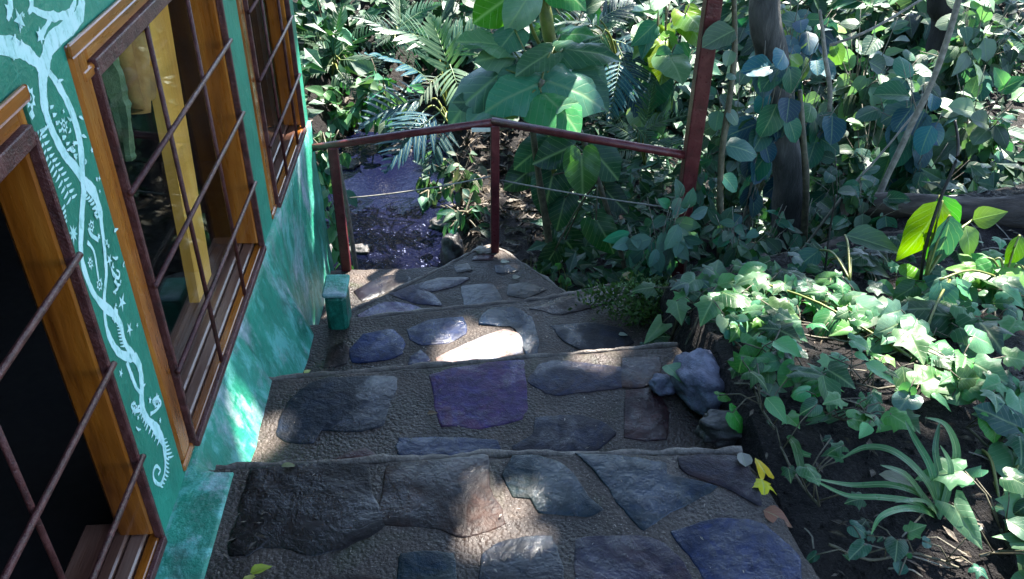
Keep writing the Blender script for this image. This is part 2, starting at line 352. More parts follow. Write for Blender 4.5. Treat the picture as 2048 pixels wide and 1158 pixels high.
# stream water sheet
wx = axis([(-1.6, .5, .15)]); wy = axis([(3.2, 7.3, .2)])
wv = [(x, y, STREAM_Z) for y in wy for x in wx]; n_ = len(wx)
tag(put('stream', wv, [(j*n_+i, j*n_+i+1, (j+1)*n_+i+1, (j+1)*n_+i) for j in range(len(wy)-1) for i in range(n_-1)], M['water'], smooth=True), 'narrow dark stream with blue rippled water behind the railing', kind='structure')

# ------------------------------------------------------------------ stone steps
steps = empty('stone_steps', (0, 1.5, 0), 'wet crazy-paved stone steps going down beside the green wall', kind='structure')
def rough_edge(pts, seg=.022, amp=.010):
    out = []; k = len(pts)
    for i in range(k):
        a = Vector(pts[i]); b = Vector(pts[(i+1) % k]); m = max(1, int((b-a).length/seg))
        for j in range(m):
            p = a + (b-a)*(j/m); out.append((p.x + (nz(p.x*9, p.y*9)+.5*nz(p.x*33, p.y*33))*amp, p.y + (nz(p.x*9, p.y*9, 7)+.6*nz(p.x*33, p.y*33, 7))*amp))
    return out
def slab(name, outline, z, depth, mat, parent):
    pts = rough_edge(outline); k = len(pts); cx = sum(p[0] for p in pts)/k; cy_ = sum(p[1] for p in pts)/k
    bm = bmesh.new()
    def ring(ins, zz):
        r = []
        for i, p in enumerate(pts):
            a = Vector(pts[i-1]); b = Vector(pts[(i+1) % k]); t = (b-a).normalized(); nrm = Vector((-t.y, t.x))
            r.append(bm.verts.new((p[0]+nrm.x*ins, p[1]+nrm.y*ins, zz + nz(p[0]*14, p[1]*14, 2)*.003)))
        return r
    r0 = ring(0, z-depth); r1 = ring(0, z-.014); r2 = ring(.005, z-.004); r3 = ring(.016, z)
    for a, b in ((r0, r1), (r1, r2), (r2, r3)):
        for i in range(k): bm.faces.new((a[i], a[(i+1) % k], b[(i+1) % k], b[i]))
    fs = [bm.faces.new(r3)]
    bmesh.ops.triangulate(bm, faces=fs)
    me = bpy.data.meshes.new(name); bm.to_mesh(me); bm.free(); me.materials.append(mat)
    o = link(name, me, parent); return o
def stone(parent, px, z, color, rise=.006, z_tilt=0.0, name='stone'):
    raw = [on_z(u, v, z) for u, v in px]
    pts = spline(raw + [raw[0]], 4)[:-1]; k = len(pts)
    lin = [raw[i//4].lerp(raw[(i//4+1) % len(raw)], (i % 4)/4) for i in range(k)]; pts = [p.lerp(q, .6) for p, q in zip(pts, lin)]
    area = sum(pts[i].x*pts[(i+1) % k].y - pts[(i+1) % k].x*pts[i].y for i in range(k))
    if area < 0: pts.reverse()
    c = sum(pts, Vector())/k
    vs_ = []; fs = []
    zo = rnd(0, .0016); prof = [(1.115, -.02), (1.115, -.0004+zo), (1.10, .0012+zo), (1.065, .0020+zo), (.55, .0028+zo)]
    for s_, dz in prof:
        for p in pts:
            q = c + (p-c)*s_*(1 + .04*nz(p.x*19, p.y*19, 8) + .04*nz(p.x*48, p.y*48, 8))
            vs_.append((q.x, q.y, z + dz + (nz(q.x*12, q.y*12, 4)*.0022 if dz > 0 else 0)))
    for j in range(len(prof)-1):
        for i in range(k): fs.append((j*k+i, j*k+(i+1) % k, (j+1)*k+(i+1) % k, (j+1)*k+i))
    vs_.append((c.x, c.y, z+.003+zo)); b = (len(prof)-1)*k
    for i in range(k): fs.append((b+i, b+(i+1) % k, len(vs_)-1))
    return put(name, vs_, fs, M['stone'], parent, smooth=True, color=color)
def zp(zoom, pts):
    ox, oy, s = {'3': (400, 700, 2.528), '4': (1000, 700, 2.528), '5': (640, 480, 2.926)}[zoom]
    return [(ox+a/s, oy+b/s) for a, b in pts]
BLUE, SLATE, TEAL, PURP, BROWN, RED, VIOLET, TAN, NIGHT = (.011, .024, .068), (.015, .021, .029), (.010, .026, .032), (.024, .018, .034), (.028, .018, .014), (.05, .010, .010), (.060, .030, .105), (.32, .305, .285), (.006, .0032, .003)  # blue and purple tones have the sky's sheen put into the colour
def step(outline, z, depth=.8):
    return slab('step', outline, z, depth, M['mortar'], steps)
s1 = step([(-.72, .2), (.78, .2), (.74, 1.0), (.70, 1.3), (.66, 1.49), (.35, 1.502), (0, 1.507), (-.3, 1.50), (-.72, 1.495)], 0)
s2 = step([(-.72, 1.45), (.74, 1.45), (.72, 1.9), (.66, 2.135), (.3, 2.105), (0, 2.075), (-.3, 2.05), (-.72, 2.01)], -.17, .7)
s3 = step([(-.72, 1.95), (.72, 1.95), (.74, 2.4), (.66, 2.72), (.56, 2.735), (.3, 2.655), (0, 2.61), (-.3, 2.57), (-.47, 2.54), (-.72, 2.5)], -.34, .6)
s4 = step([(-.48, 2.45), (.62, 2.45), (.42, 2.92), (.17, 3.27), (.105, 3.315), (.06, 3.29), (-.2, 3.06), (-.48, 2.82)], -.51, .6)
s5 = step([(-.75, 2.55), (-.35, 2.55), (.1, 2.95), (.12, 3.36), (-.15, 3.45), (-.75, 3.44)], -.70, .5)
def lip(parent, pts, z, w=.020):
    # worn strip of lighter mortar along the front edge of a tread
    pp = []
    for i in range(len(pts)-1):
        a = Vector((*pts[i], 0)); b2 = Vector((*pts[i+1], 0)); k = max(1, int((b2-a).length/.022)); pp += [a.lerp(b2, j/k) for j in range(k)]
    pp.append(Vector((*pts[-1], 0))); vs_ = []; fs = []
    for i, p in enumerate(pp):
        t_ = (pp[min(i+1, len(pp)-1)]-pp[max(i-1, 0)]).normalized(); n_ = Vector((-t_.y, t_.x, 0))
        jx = .5*nz(p.x*33, p.y*33, 7)*.010 + nz(p.x*9, p.y*9, 7)*.010; ww = w*.72*(1+.9*nz(p.x*15, p.y*15, 12)+.6*nz(p.x*60, p.y*60, 12)); lo = .0006 + .005*sm(-.15, .25, nz(p.x*6, p.y*6, 19)) + .0012*nz(p.x*40, p.y*40, 3)
        q = p + n_*jx
        vs_ += [q + n_*.004 + Vector((0, 0, z-.03)), q + n_*.003 + Vector((0, 0, z-.002-lo)), q - n_*.004 + Vector((0, 0, z+.0020-lo)), q - n_*ww*.8 + Vector((0, 0, z+.0016-lo)), q - n_*ww + Vector((0, 0, z-.004))]
    for i in range(len(pp)-1):
        for k in range(4): a = i*5+k; fs.append((a, a+5, a+6, a+1))
    put('mortar_lip', vs_, fs, M['lip'], parent, smooth=True)
lip(s1, [(.66, 1.49), (.35, 1.502), (0, 1.507), (-.3, 1.50), (-.60, 1.495)], 0)
lip(s2, [(.66, 2.135), (.3, 2.105), (0, 2.075), (-.3, 2.05), (-.60, 2.02)], -.17, .014)
lip(s3, [(.56, 2.735), (.3, 2.655), (0, 2.61), (-.3, 2.57), (-.47, 2.54)], -.34, .016)
lip(s4, [(.42, 2.92), (.17, 3.27), (.105, 3.315), (.06, 3.29), (-.2, 3.06), (-.48, 2.82)], -.51, .014)
S = [
 (s1, '3', [(280,620),(440,600),(600,590),(760,598),(815,612),(830,700),(870,810),(898,880),(800,940),(690,990),(570,1020),(430,990),(330,985),(270,1020),(190,1015),(172,980),(210,870),(240,740)], 0, NIGHT),
 (s1, '3', [(960,605),(1130,580),(1300,560),(1440,550),(1445,700),(1490,790),(1510,860),(1440,905),(1320,930),(1200,890),(1050,880),(912,855),(940,760)], 0, BROWN),
 (s1, '4', [(80,550),(200,550),(300,580),(370,650),(430,740),(500,800),(420,830),(300,820),(200,810),(160,750),(80,740),(50,680),(30,640)], 0, TEAL),
 (s1, '4', [(420,540),(560,540),(700,560),(830,580),(838,635),(960,660),(1060,690),(1000,740),(920,780),(830,820),(730,885),(680,850),(620,780),(560,700),(500,620)], 0, (.010, .026, .040)),
 (s1, '4', [(920,552),(1050,540),(1180,545),(1240,600),(1290,680),(1300,765),(1280,770),(1150,700),(1020,650),(960,630),(925,600)], 0, (.026, .02, .026)),
 (s1, '4', [(900,930),(1000,890),(1120,870),(1250,870),(1330,900),(1400,960),(1480,1040),(1500,1158),(1480,1300),(1080,1300),(1050,1158),(990,1060),(930,990)], 0, BLUE),
 (s1, '4', [(410,970),(560,950),(700,950),(800,980),(880,1040),(930,1110),(950,1190),(930,1330),(440,1330),(410,1158)], 0, PURP),
 (s1, '4', [(-70,1040),(0,985),(120,962),(255,952),(285,1050),(300,1158),(280,1300),(-40,1300),(-80,1150)], 0, SLATE),
 (s1, '3', [(1020,1040),(1130,1030),(1270,1040),(1285,1158),(1270,1290),(1020,1290),(1010,1158)], 0, TEAL),
 (s1, '3', [(480,1200),(640,1150),(800,1140),(920,1170),(930,1330),(520,1340)], 0, BROWN),
 (s2, '3', [(430,330),(480,250),(560,180),(660,152),(830,145),(960,150),(975,200),(940,260),(900,370),(800,400),(620,400),(590,450),(480,450),(420,420)], -.17, SLATE),
 (s2, '5', [(672,800),(780,765),(900,745),(1050,725),(1175,715),(1180,800),(1190,940),(1160,1030),(940,1080),(740,1070),(700,960)], -.17, VIOLET),
 (s2, '3', [(1030,450),(1200,445),(1470,460),(1485,510),(1400,543),(1060,540),(1018,500)], -.17, BLUE),
 (s2, '4', [(190,350),(300,342),(400,340),(500,370),(560,420),(520,470),(450,508),(250,512),(110,503),(85,480),(180,430)], -.17, (.018, .022, .036)),
 (s2, '4', [(160,160),(210,80),(300,60),(480,80),(610,95),(612,180),(480,200),(330,220),(240,215)], -.17, (.034, .036, .052)),
 (s2, '4', [(645,215),(780,205),(840,300),(832,440),(640,430)], -.17, (.032, .011, .012)),
 (s2, '4', [(625,50),(800,45),(800,140),(720,185),(625,180)], -.17, (.05, .036, .034)),
 (s2, '3', [(680,560),(750,522),(830,502),(890,540),(840,553),(760,556)], -.17, RED),
 (s3, '5', [(260,560),(420,530),(480,600),(470,660),(380,700),(200,710),(190,640)], -.34, (.016, .032, .095)),
 (s3, '5', [(520,525),(640,478),(820,458),(838,550),(740,600),(600,610),(540,580)], -.34, (.014, .028, .08)),
 (s3, '5', [(530,690),(590,650),(640,705),(600,735),(520,735)], -.34, (.02, .026, .085)),
 (s3, '5', [(960,445),(1010,410),(1140,402),(1230,460),(1262,560),(1260,650),(1205,680),(1190,560),(1090,500),(950,500)], -.34, (.012, .026, .042)),
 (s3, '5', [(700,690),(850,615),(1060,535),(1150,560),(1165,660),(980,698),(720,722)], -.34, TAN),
 (s3, '5', [(1370,510),(1560,490),(1750,520),(1820,600),(1700,635),(1530,635),(1440,590)], -.34, SLATE),
 (s3, '5', [(1260,398),(1400,345),(1640,285),(1720,310),(1700,360),(1560,400),(1420,430)], -.34, BROWN),
 (s3, '5', [(60,640),(140,600),(170,650),(150,720),(30,740)], -.34, BROWN),
 (s4, '5', [(560,265),(700,225),(860,225),(780,272),(660,300),(565,290)], -.51, PURP),
 (s4, '5', [(235,440),(380,372),(520,380),(620,425),(560,470),(420,520),(260,520)], -.51, VIOLET),
 (s4, '5', [(835,275),(1000,262),(1050,330),(1040,372),(960,400),(865,395),(840,330)], -.51, SLATE),
 (s4, '5', [(785,155),(860,137),(888,178),(805,190)], -.51, NIGHT),
 (s4, '5', [(905,98),(960,82),(1010,92),(1005,115),(895,118)], -.51, (.06, .03, .035)),
 (s4, '5', [(1025,152),(1090,145),(1155,180),(1080,198),(1035,190)], -.51, SLATE),
 (s4, '5', [(1110,262),(1200,252),(1315,290),(1200,338),(1105,320)], -.51, NIGHT),
 (s4, '5', [(420,320),(540,270),(660,320),(700,380),(560,370)], -.51, (.03, .025, .05)),
 (s5, '5', [(210,300),(330,230),(480,200),(520,240),(400,300),(260,350)], -.70, NIGHT),
]
for par, zoom, pts, z, c in S: stone(par, zp(zoom, pts), z, c)

# ================================================================== BUILDING
WX = -.66
bld = empty('painted_building', (WX, 2.0, -.9), 'teal green building wall with white vine mural and three barred windows', 'building')
OPEN = [(.16, 1.285, .015, 1.015), (1.462, 2.462, .015, 1.015), (2.64, 3.40, .015, 1.015)]
YN, YF, ZB, ZT, TH = -1.6, 3.52, -1.3, 2.5, .082
def wall_with_openings():
    b = MB(); ycut = sorted({YN, YF, *[o[0] for o in OPEN], *[o[1] for o in OPEN]})
    zc = [ZB, .015, 1.015, ZT]
    for i in range(len(ycut)-1):
        y0, y1 = ycut[i], ycut[i+1]; hole = any(abs(y0-o[0]) < 1e-6 for o in OPEN)
        if hole:
            b.box((WX-TH, y0, ZB), (WX, y1, .015)); b.box((WX-TH, y0, 1.015), (WX, y1, ZT))
        else: b.box((WX-TH, y0, ZB), (WX, y1, ZT))
    return b
wall_with_openings().build('wall', M['wall'], bld)
b = MB(); b.box((-4.4, YN, -.06), (-4.3, YF, ZT)); b.box((-4.3, YN, ZB), (WX-TH, YN+.12, ZT)); b.box((-4.3, YF-.12, ZB), (WX-TH, YF, ZT)); b.build('rear_wall', M['wall'], bld)
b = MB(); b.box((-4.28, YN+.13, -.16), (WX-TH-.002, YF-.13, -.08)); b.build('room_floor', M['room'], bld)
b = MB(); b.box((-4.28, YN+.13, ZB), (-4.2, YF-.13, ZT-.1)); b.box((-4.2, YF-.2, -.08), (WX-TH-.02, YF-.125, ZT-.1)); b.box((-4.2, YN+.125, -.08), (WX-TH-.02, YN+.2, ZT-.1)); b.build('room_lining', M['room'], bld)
b = MB(); b.box((-4.6, YN-.3, ZT+.002), (WX+.22, YF+.2, ZT+.09)); b.build('roof', M['roof'], bld)
# plinth: bulging weathered plaster toe under the windows
def base_z(y):
    return 0 - .17*sm(1.46, 1.54, y) - .17*sm(2.0, 2.08, y) - .36*sm(2.46, 2.6, y)
pv = []; pys = axis([(-.6, 3.51, .03)]); NP = 14
for y in pys:
    zb = base_z(y); xb = -.548 + .0*y + .035*sm(1.9, 2.5, y)
    far = sm(2.5, 2.75, y); xb = xb + (-.625-xb)*far; z0 = .010
    for k in range(NP+1):
        s_ = k/NP; zz = z0 + (zb-.06-z0)*s_
        prof = s_**1.25 if zb < -.05 else s_**.55
        x = -.648 + (xb+.648)*prof + nz(y*5, zz*5, 1)*.010*sm(0, .25, s_) + nz(y*17, zz*17, 2)*.004
        k0 = sm(-.16, -.03, zb)
        if k0 > 0:
            z1 = z0 - .004*s_ if s_ < .86 else z0 - .0035 - (s_-.86)/.14*.07
            zz = zz + (z1-zz)*k0; x = x + (-.648 + (xb+.648)*min(1, s_*1.12) - x)*k0
        pv.append((x, y, zz))
m_ = NP+1
pf = [(j*m_+k, (j+1)*m_+k, (j+1)*m_+k+1, j*m_+k+1) for j in range(len(pys)-1) for k in range(NP)]
nb = len(pv); pv += [(WX-.02, y, .008) for y in pys]
pf += [(nb+j, nb+j+1, (j+1)*m_, j*m_) for j in range(len(pys)-1)]
pf.append(tuple([(len(pys)-1)*m_+k for k in range(m_)] + [len(pv)])); pv.append((WX-.02, pys[-1], -1.0))
o = put('plinth', pv, pf, M['plinth'], bld, smooth=True)
# windows
def window(y0, y1, z0, z1, rows, cols_, glazed=True):
    w = empty('window', (0, 0, 0)); w.parent = bld; w.location = Vector((WX, (y0+y1)/2, z0)) - wpos(bld)
    d = .078; fwid = .068
    xo, xi = WX+.005, WX-d
    for (a, bb, nm) in (((xi, y0+.002, z0+.03), (xo, y0+fwid, z1-.002), 'wood'), ((xi, y1-fwid*.45, z0+.03), (xo-.006, y1-.002, z1-.002), 'wood')):
        q = MB(); q.box(a, bb, .008); q.build('frame_board', M[nm], w)
    q = MB(); q.box((xi, y0+fwid+.001, z1-fwid*.8), (xo-.002, y1-fwid*.45-.001, z1-.002), .008); q.build('frame_board', M['wood_h'], w)
    q = MB(); q.box((xo+.001, y0-.002, z1-.022), (xo+.005, y1+.002, z1+.004), .004); q.build('head_trim', M['wood_h'], w)
    q = MB(); q.box((xo-.02, y0+fwid*.5, z1-.078), (xo+.002, y1-fwid*.5, z1-.056), .004); q.build('head_bead', M['wood_h'], w)
    # stepped sill
    q = MB(); q.box((WX-.02, y0+.002, z0+.002), (xo, y1-.002, z0+.024), .004); q.build('sill_nosing', M['wood_h'], w)
    q = MB(); q.box((WX-.055, y0+.003, z0+.003), (WX-.022, y1-.003, z0+.030), .004); q.box((WX-.085, y0+.003, z0+.003), (WX-.057, y1-.003, z0+.037), .004); q.box((WX-.15, y0+.003, z0+.003), (WX-.087, y1-.003, z0+.046), .004)
    q.build('sill', M['sill'], w)
    if glazed:
      q = MB(); q.box((WX-.074, y0+.03, z0+.047), (WX-.070, y1-.012, z1-.03)); q.build('pane', M['glass'], w)
    # iron grille
    xg = WX+.0075; ga, gb = y0+.083, y1-.022; gz0, gz1 = z0+.012, z1-.085
    def bar(p, q_, r=.0062):
        t = MB(); t.tube([p, q_], r, 8); t.build('bar', M['iron'], w, smooth=True)
    for yy in (ga, gb):
        t = MB(); t.box((xg-.012, yy-.006, gz0), (xg+.006, yy+.006, gz1+.02), .002); t.build('grille_edge', M['iron'], w)
    t = MB(); t.box((xg-.012, ga, gz1+.002), (xg+.005, gb, gz1+.034), .002); t.build('grille_edge', M['iron'], w)
    t = MB(); t.box((xg-.002, ga, gz0-.008), (xg+.010, gb, gz0+.012), .002); t.build('grille_edge', M['iron'], w)
    for zz in rows: bar((xg+.008, ga-.012, zz), (xg+.008, gb+.012, zz))
    for yy in cols_: bar((xg-.003, yy, gz0), (xg-.003, yy, gz1+.01), .0055)
    return w
window(*OPEN[0], (.258, .492, .725), (.32, .62, .93), False)
window(*OPEN[1], (.258, .487, .703), (1.85, 2.162))
window(*OPEN[2], (.258, .487, .703), (2.95, 3.22))
# flat strip wall piece between windows stays part of the wall; inside: leaning yellow post, amber cloth, cactus
def quad_prism(corners, d, mat, name, parent):
    v = [Vector(p) for p in corners]; w_ = [p + Vector(d) for p in v]
    return put(name, v+w_, [(0,1,2,3),(7,6,5,4),(0,4,5,1),(1,5,6,2),(2,6,7,3),(3,7,4,0)], mat, parent)
XP = -.765
k1 = [on_x(u, v, XP) for u, v in ((394, 575), (420, 530), (334, 0), (290, 0))]
top_l = k1[3] + (k1[3]-k1[0])*.35; top_r = k1[2] + (k1[2]-k1[1])*.35; bot_l = k1[0] + (k1[0]-k1[3])*.12; bot_r = k1[1] + (k1[1]-k1[2])*.12
o = quad_prism([bot_l, bot_r, top_r, top_l], (-.028, .0, 0), M['yellow_wood'], 'interior_post', bld)
o['label'] = 'pale yellow timber post behind the window bars'
cl = [on_x(u, v, -.79) for u, v in ((262, 215), (300, 205), (330, 60), (225, 70))]
clv = []; NCL = 14
for j in range(9):
    for i in range(NCL+1):
        s_ = i/NCL; t_ = j/8
        p = (cl[3].lerp(cl[2], s_)).lerp(cl[0].lerp(cl[1], s_), t_*(1+.12*math.sin(s_*5)))
        clv.append(p + Vector((.025*math.sin(s_*19), 0, 0)))
curt = tag(put('curtain', clv, [(j*(NCL+1)+i, j*(NCL+1)+i+1, (j+1)*(NCL+1)+i+1, (j+1)*(NCL+1)+i) for j in range(8) for i in range(NCL)], M['cloth'], smooth=True), 'amber brown cloth hanging behind the middle window glass', 'curtain')
curt.modifiers.new('thickness', 'SOLIDIFY').thickness = .004
cac = empty('hanging_cactus', on_x(232, 120, -.80), 'long grey green cactus stem hanging behind the middle window', 'cactus')
cp = [on_x(u, v, -.80) for u, v in ((205, 60), (215, 130), (232, 200), (245, 260), (256, 320))]
t = MB(); pts = spline(cp, 7); t.tube(pts, [.030*(1-.45*i/len(pts))*(1+.30*nz(i*.83, 3.1)) for i in range(len(pts))], 9, .5); t.build('stem', M['cactus'], cac)
# mural (flat paint on the wall, a hair proud of it)
mural = empty('mural', (0, 0, 0)); mural.parent = bld; mural.location = Vector((WX, 1.4, .5)) - wpos(bld); mural['label'] = 'white painted vine with flowers'
MX = WX + .0006; mcount = [0]
def ribbon(pts, widths, name='branch'):
    mcount[0] += 1; x = MX + .000015*mcount[0]
    w_ = [on_x(u, v, WX) for u, v in pts]; sp_ = spline(w_, 6); wd = lerp_list(widths, len(sp_))
    L = []; Rr = []
    for i, p in enumerate(sp_):
        t_ = (sp_[min(i+1, len(sp_)-1)] - sp_[max(i-1, 0)]).normalized(); nrm = Vector((0, -t_.z, t_.y))
        a = (CAM-p).length/FPX*wd[i]*.5*1.3*(1+.35*nz(p.y*45, p.z*45, mcount[0])+.2*nz(p.y*130, p.z*130, mcount[0]))
        L.append(Vector((x, p.y, p.z)) + nrm*a); Rr.append(Vector((x, p.y, p.z)) - nrm*a)
    k = len(sp_); put(name, L+Rr, [(i, i+1, k+i+1, k+i) for i in range(k-1)], M['mural'], mural)
def flower(u, v, r, n=7, inner=.45, name='flower', ring=False, rot=0.0):
    mcount[0] += 1; x = MX + .000015*mcount[0]; c = on_x(u, v, WX); s_ = (CAM-c).length/FPX*r*1.25
    vs_ = []
    for i in range(2*n):
        a = rot + math.pi*i/n; rr = s_*(1 if i % 2 == 0 else inner)*rnd(.85, 1.15); vs_.append((x, c.y + rr*math.cos(a), c.z + rr*math.sin(a)))
    if not ring:
        put(name, vs_ + [(x, c.y, c.z)], [(i, (i+1) % (2*n), 2*n) for i in range(2*n)], M['mural'], mural)
    else:
        k = 2*n; inn = [(x, c.y + s_*inner*.75*math.cos(rot+math.pi*i/n), c.z + s_*inner*.75*math.sin(rot+math.pi*i/n)) for i in range(k)]
        dot = [(x, c.y + s_*inner*.35*math.cos(math.pi*i/n), c.z + s_*inner*.35*math.sin(math.pi*i/n)) for i in range(k)]
        put(name, vs_+inn+dot, [(i, (i+1) % k, k+(i+1) % k, k+i) for i in range(k)] + [tuple(range(2*k, 3*k))], M['mural'], mural)
def ticks(pts, length, ang, n, w=3):
    """fern-like strokes along a line"""
    for i in range(n):
        t_ = i/(n-1)*(len(pts)-1); k = min(int(t_), len(pts)-2); f = t_-k
        u = pts[k][0]+(pts[k+1][0]-pts[k][0])*f; v = pts[k][1]+(pts[k+1][1]-pts[k][1])*f
        ribbon([(u, v), (u+length*math.cos(ang)*.5, v+length*math.sin(ang)*.5+1), (u+length*math.cos(ang), v+length*math.sin(ang))], [w, w, 1], 'leaf_stroke')
ribbon([(163,-60),(163,0),(157,33),(130,60),(100,88),(91,121),(85,151),(86,187),(91,224),(106,266),(130,311),(150,335),(167,362),(187,385),(199,421),(203,454),(207,484),(210,517),(212,549),(208,595),(211,647),(222,682),(241,708),(268,716)], [14,20,26,26,24,19,16,16,18,18,12,10,9,9,10,13,13])
ribbon([(-60,85),(14,92),(45,102),(70,121),(88,145)], [24,26,24,20,24])
ribbon([(98,145),(115,169),(130,196),(145,230),(157,272),(162,310),(164,349),(167,379),(164,415),(162,457),(161,497),(167,536),(184,582),(203,608),(226,628),(241,651),(249,685),(268,716)], [10,14,15,17,17,16,15,14,14,12,10,14,14,12,14])
ribbon([(268,712),(279,735),(283,773),(283,807),(291,834),(310,856),(325,883),(330,913),(329,944),(321,968),(309,962),(306,945),(312,932),(320,940),(316,950)], [18,14,14,15,13,18,12,7,6,6,5,5,4,4])
ribbon([(60,15),(82,27),(106,33),(130,30),(145,18),(151,-10)], [8,11,12,10,8,6])
ribbon([(103,33),(92,52),(82,70)], [8,7,14]); ribbon([(150,0),(142,14),(138,30)], [5,5,4]); ribbon([(109,33),(106,20)], [5,2])
ribbon([(174,484),(187,503),(194,543),(197,563)], [6,5,5,3]); ribbon([(253,724),(262,750),(272,775),(280,785)], [8,10,6,6])
ribbon([(222,533),(226,548),(236,556),(238,545),(232,540)], [7,8,5,4,3]); ribbon([(228,560),(235,575),(226,585)], [7,5,3]); ribbon([(60,222),(66,236)], [14,9])
ribbon([(300,828),(312,820),(321,806),(314,796),(305,802),(310,812)], [6,5,5,5,4,3]); ribbon([(282,820),(270,822),(262,812),(268,804)], [6,5,4,3])
ribbon([(196,480),(182,470),(176,456)], [6,8,6]); ribbon([(17,-10),(20,15),(14,40)], [14,12,6]); ribbon([(60,-10),(62,14),(55,26)], [14,10,4])
for u, v, r, n, inn, ring in [(38,40,17,5,.4,0),(17,18,13,5,.4,0),(59,196,17,8,.6,1),(127,251,13,8,.55,1),(146,467,15,8,.45,0),(180,526,10,7,.5,1),(198,569,12,7,.6,1),(218,520,11,5,.35,0),(243,605,15,5,.35,0),(258,658,12,5,.35,0),(230,631,13,7,.75,0),(241,747,8,5,.35,0),(313,803,13,8,.6,1),(268,816,11,7,.6,1),(80,72,13,6,.5,0),(182,452,10,6,.6,1),(160,345,8,6,.6,0)]:
    flower(u, v, r, n, inn, 'flower', bool(ring), rnd(0, 2))
ticks([(76,262),(95,313),(118,350),(140,395)], 17, 2.1, 13, 4); ticks([(78,262),(97,313),(121,350),(142,395)], 12, -.6, 13, 4)
ticks([(128,410),(132,440)], 12, 2.2, 4, 4)
ticks([(283,815),(295,845),(318,875)], 17, 1.9, 9, 4); ticks([(320,880),(334,915)], 12, -.3, 6, 3); ticks([(168,385),(185,400),(198,430)], 10, 2.6, 8, 4)
ticks([(243,650),(250,690)], 12, 2.9, 7, 3); ticks([(330,915),(330,945),(318,970)], 8, .6, 8, 3); ticks([(97,215),(118,270),(145,312)], 9, -.5, 8, 5); ticks([(148,300),(140,290),(135,310)], 9, 2.7, 4, 4)
ticks([(100,240),(84,258)], 16, 2.0, 4, 4)
for _ in range(46):                                  # small dabs and leaflets between the vines
    v = rnd(20, 900); u = 96 + v*.235 + rnd(-26, 30)
    if v < 160: u = rnd(20, 110)
    if random.random() < .5: flower(u, v, rnd(3, 7), random.choice([4, 5, 6]), .45, 'flower', False, rnd(0, 2))
    else:
        a = rnd(0, 6.28); ribbon([(u, v), (u+5*math.cos(a), v+5*math.sin(a)+1), (u+11*math.cos(a+.4), v+11*math.sin(a+.4))], [2, 5, 1], 'leaf_stroke')
# green stub block beside the last step
gb = empty('green_block', (-.455, 2.52, -.34), 'small green painted concrete stub at the wall foot', 'block')
t = MB(); t.box((-.490, 2.485, -.36), (-.418, 2.60, -.205), .012); t.build('body', M['green_box'], gb)
t = MB(); t.box((-.496, 2.478, -.204), (-.412, 2.61, -.186), .006); t.build('cap', M['plinth'], gb)

# ================================================================== RAILING
rail = empty('railing', (.128, 3.27, -.51), 'reddish brown metal railing round the corner of the landing', 'railing')
A = Vector((.128, 3.27, .094)); Bp = Vector((-.556, 3.442, -.073)); Cc = Vector((.827, 2.937, .094))
def rbox(c, w, z0, z1, name):
    t = MB(); t.box((c[0]-w/2, c[1]-w/2, z0), (c[0]+w/2, c[1]+w/2, z1), .004); return t.build(name, M['rail'], rail)
rbox(A, .036, -.56, .086, 'post'); rbox(Bp, .042, -.78, -.08, 'post')
o = rbox((Cc.x+.026, Cc.y+.006), .056, -1.1, 2.6, 'tall_post'); o['label'] = 'tall red brown post rising out of view'
L2 = Bp + (Bp-A)*.16
t = MB(); t.tube([A+Vector((.006, 0, .004)), A.lerp(Bp, .5)+Vector((0, 0, .004)), Bp, L2], .0165, 10); t.build('top_rail', M['rail'], rail, True)
t = MB(); t.tube([A+Vector((-.01, .003, .006)), A.lerp(Cc, .5)+Vector((0, 0, .003)), Cc+Vector((.02, .0, 0))], .0165, 10); t.build('top_rail', M['rail'], rail, True)
def sag(p, q, s_): return [p.lerp(q, i/10) - Vector((0, 0, s_*4*(i/10)*(1-i/10))) for i in range(11)]
t = MB(); t.tube(sag(on_y(700, 396, 3.44), on_y(984, 352, 3.27), .012), .0035, 5); t.build('wire', M['rope'], rail, True)
t = MB(); t.tube(sag(on_y(1000, 360, 3.27), on_y(1375, 420, 2.94), .008), .0035, 5); t.build('wire', M['rope'], rail, True)
p = on_y(965, 260, 3.262)
t = MB(); t.box((p.x-.045, p.y-.004, p.z-.008), (p.x+.045, p.y+.002, p.z+.010), .002); o = t.build('tape', M['tag'], rail); o['label'] = 'strip of whitish tape under the rail'

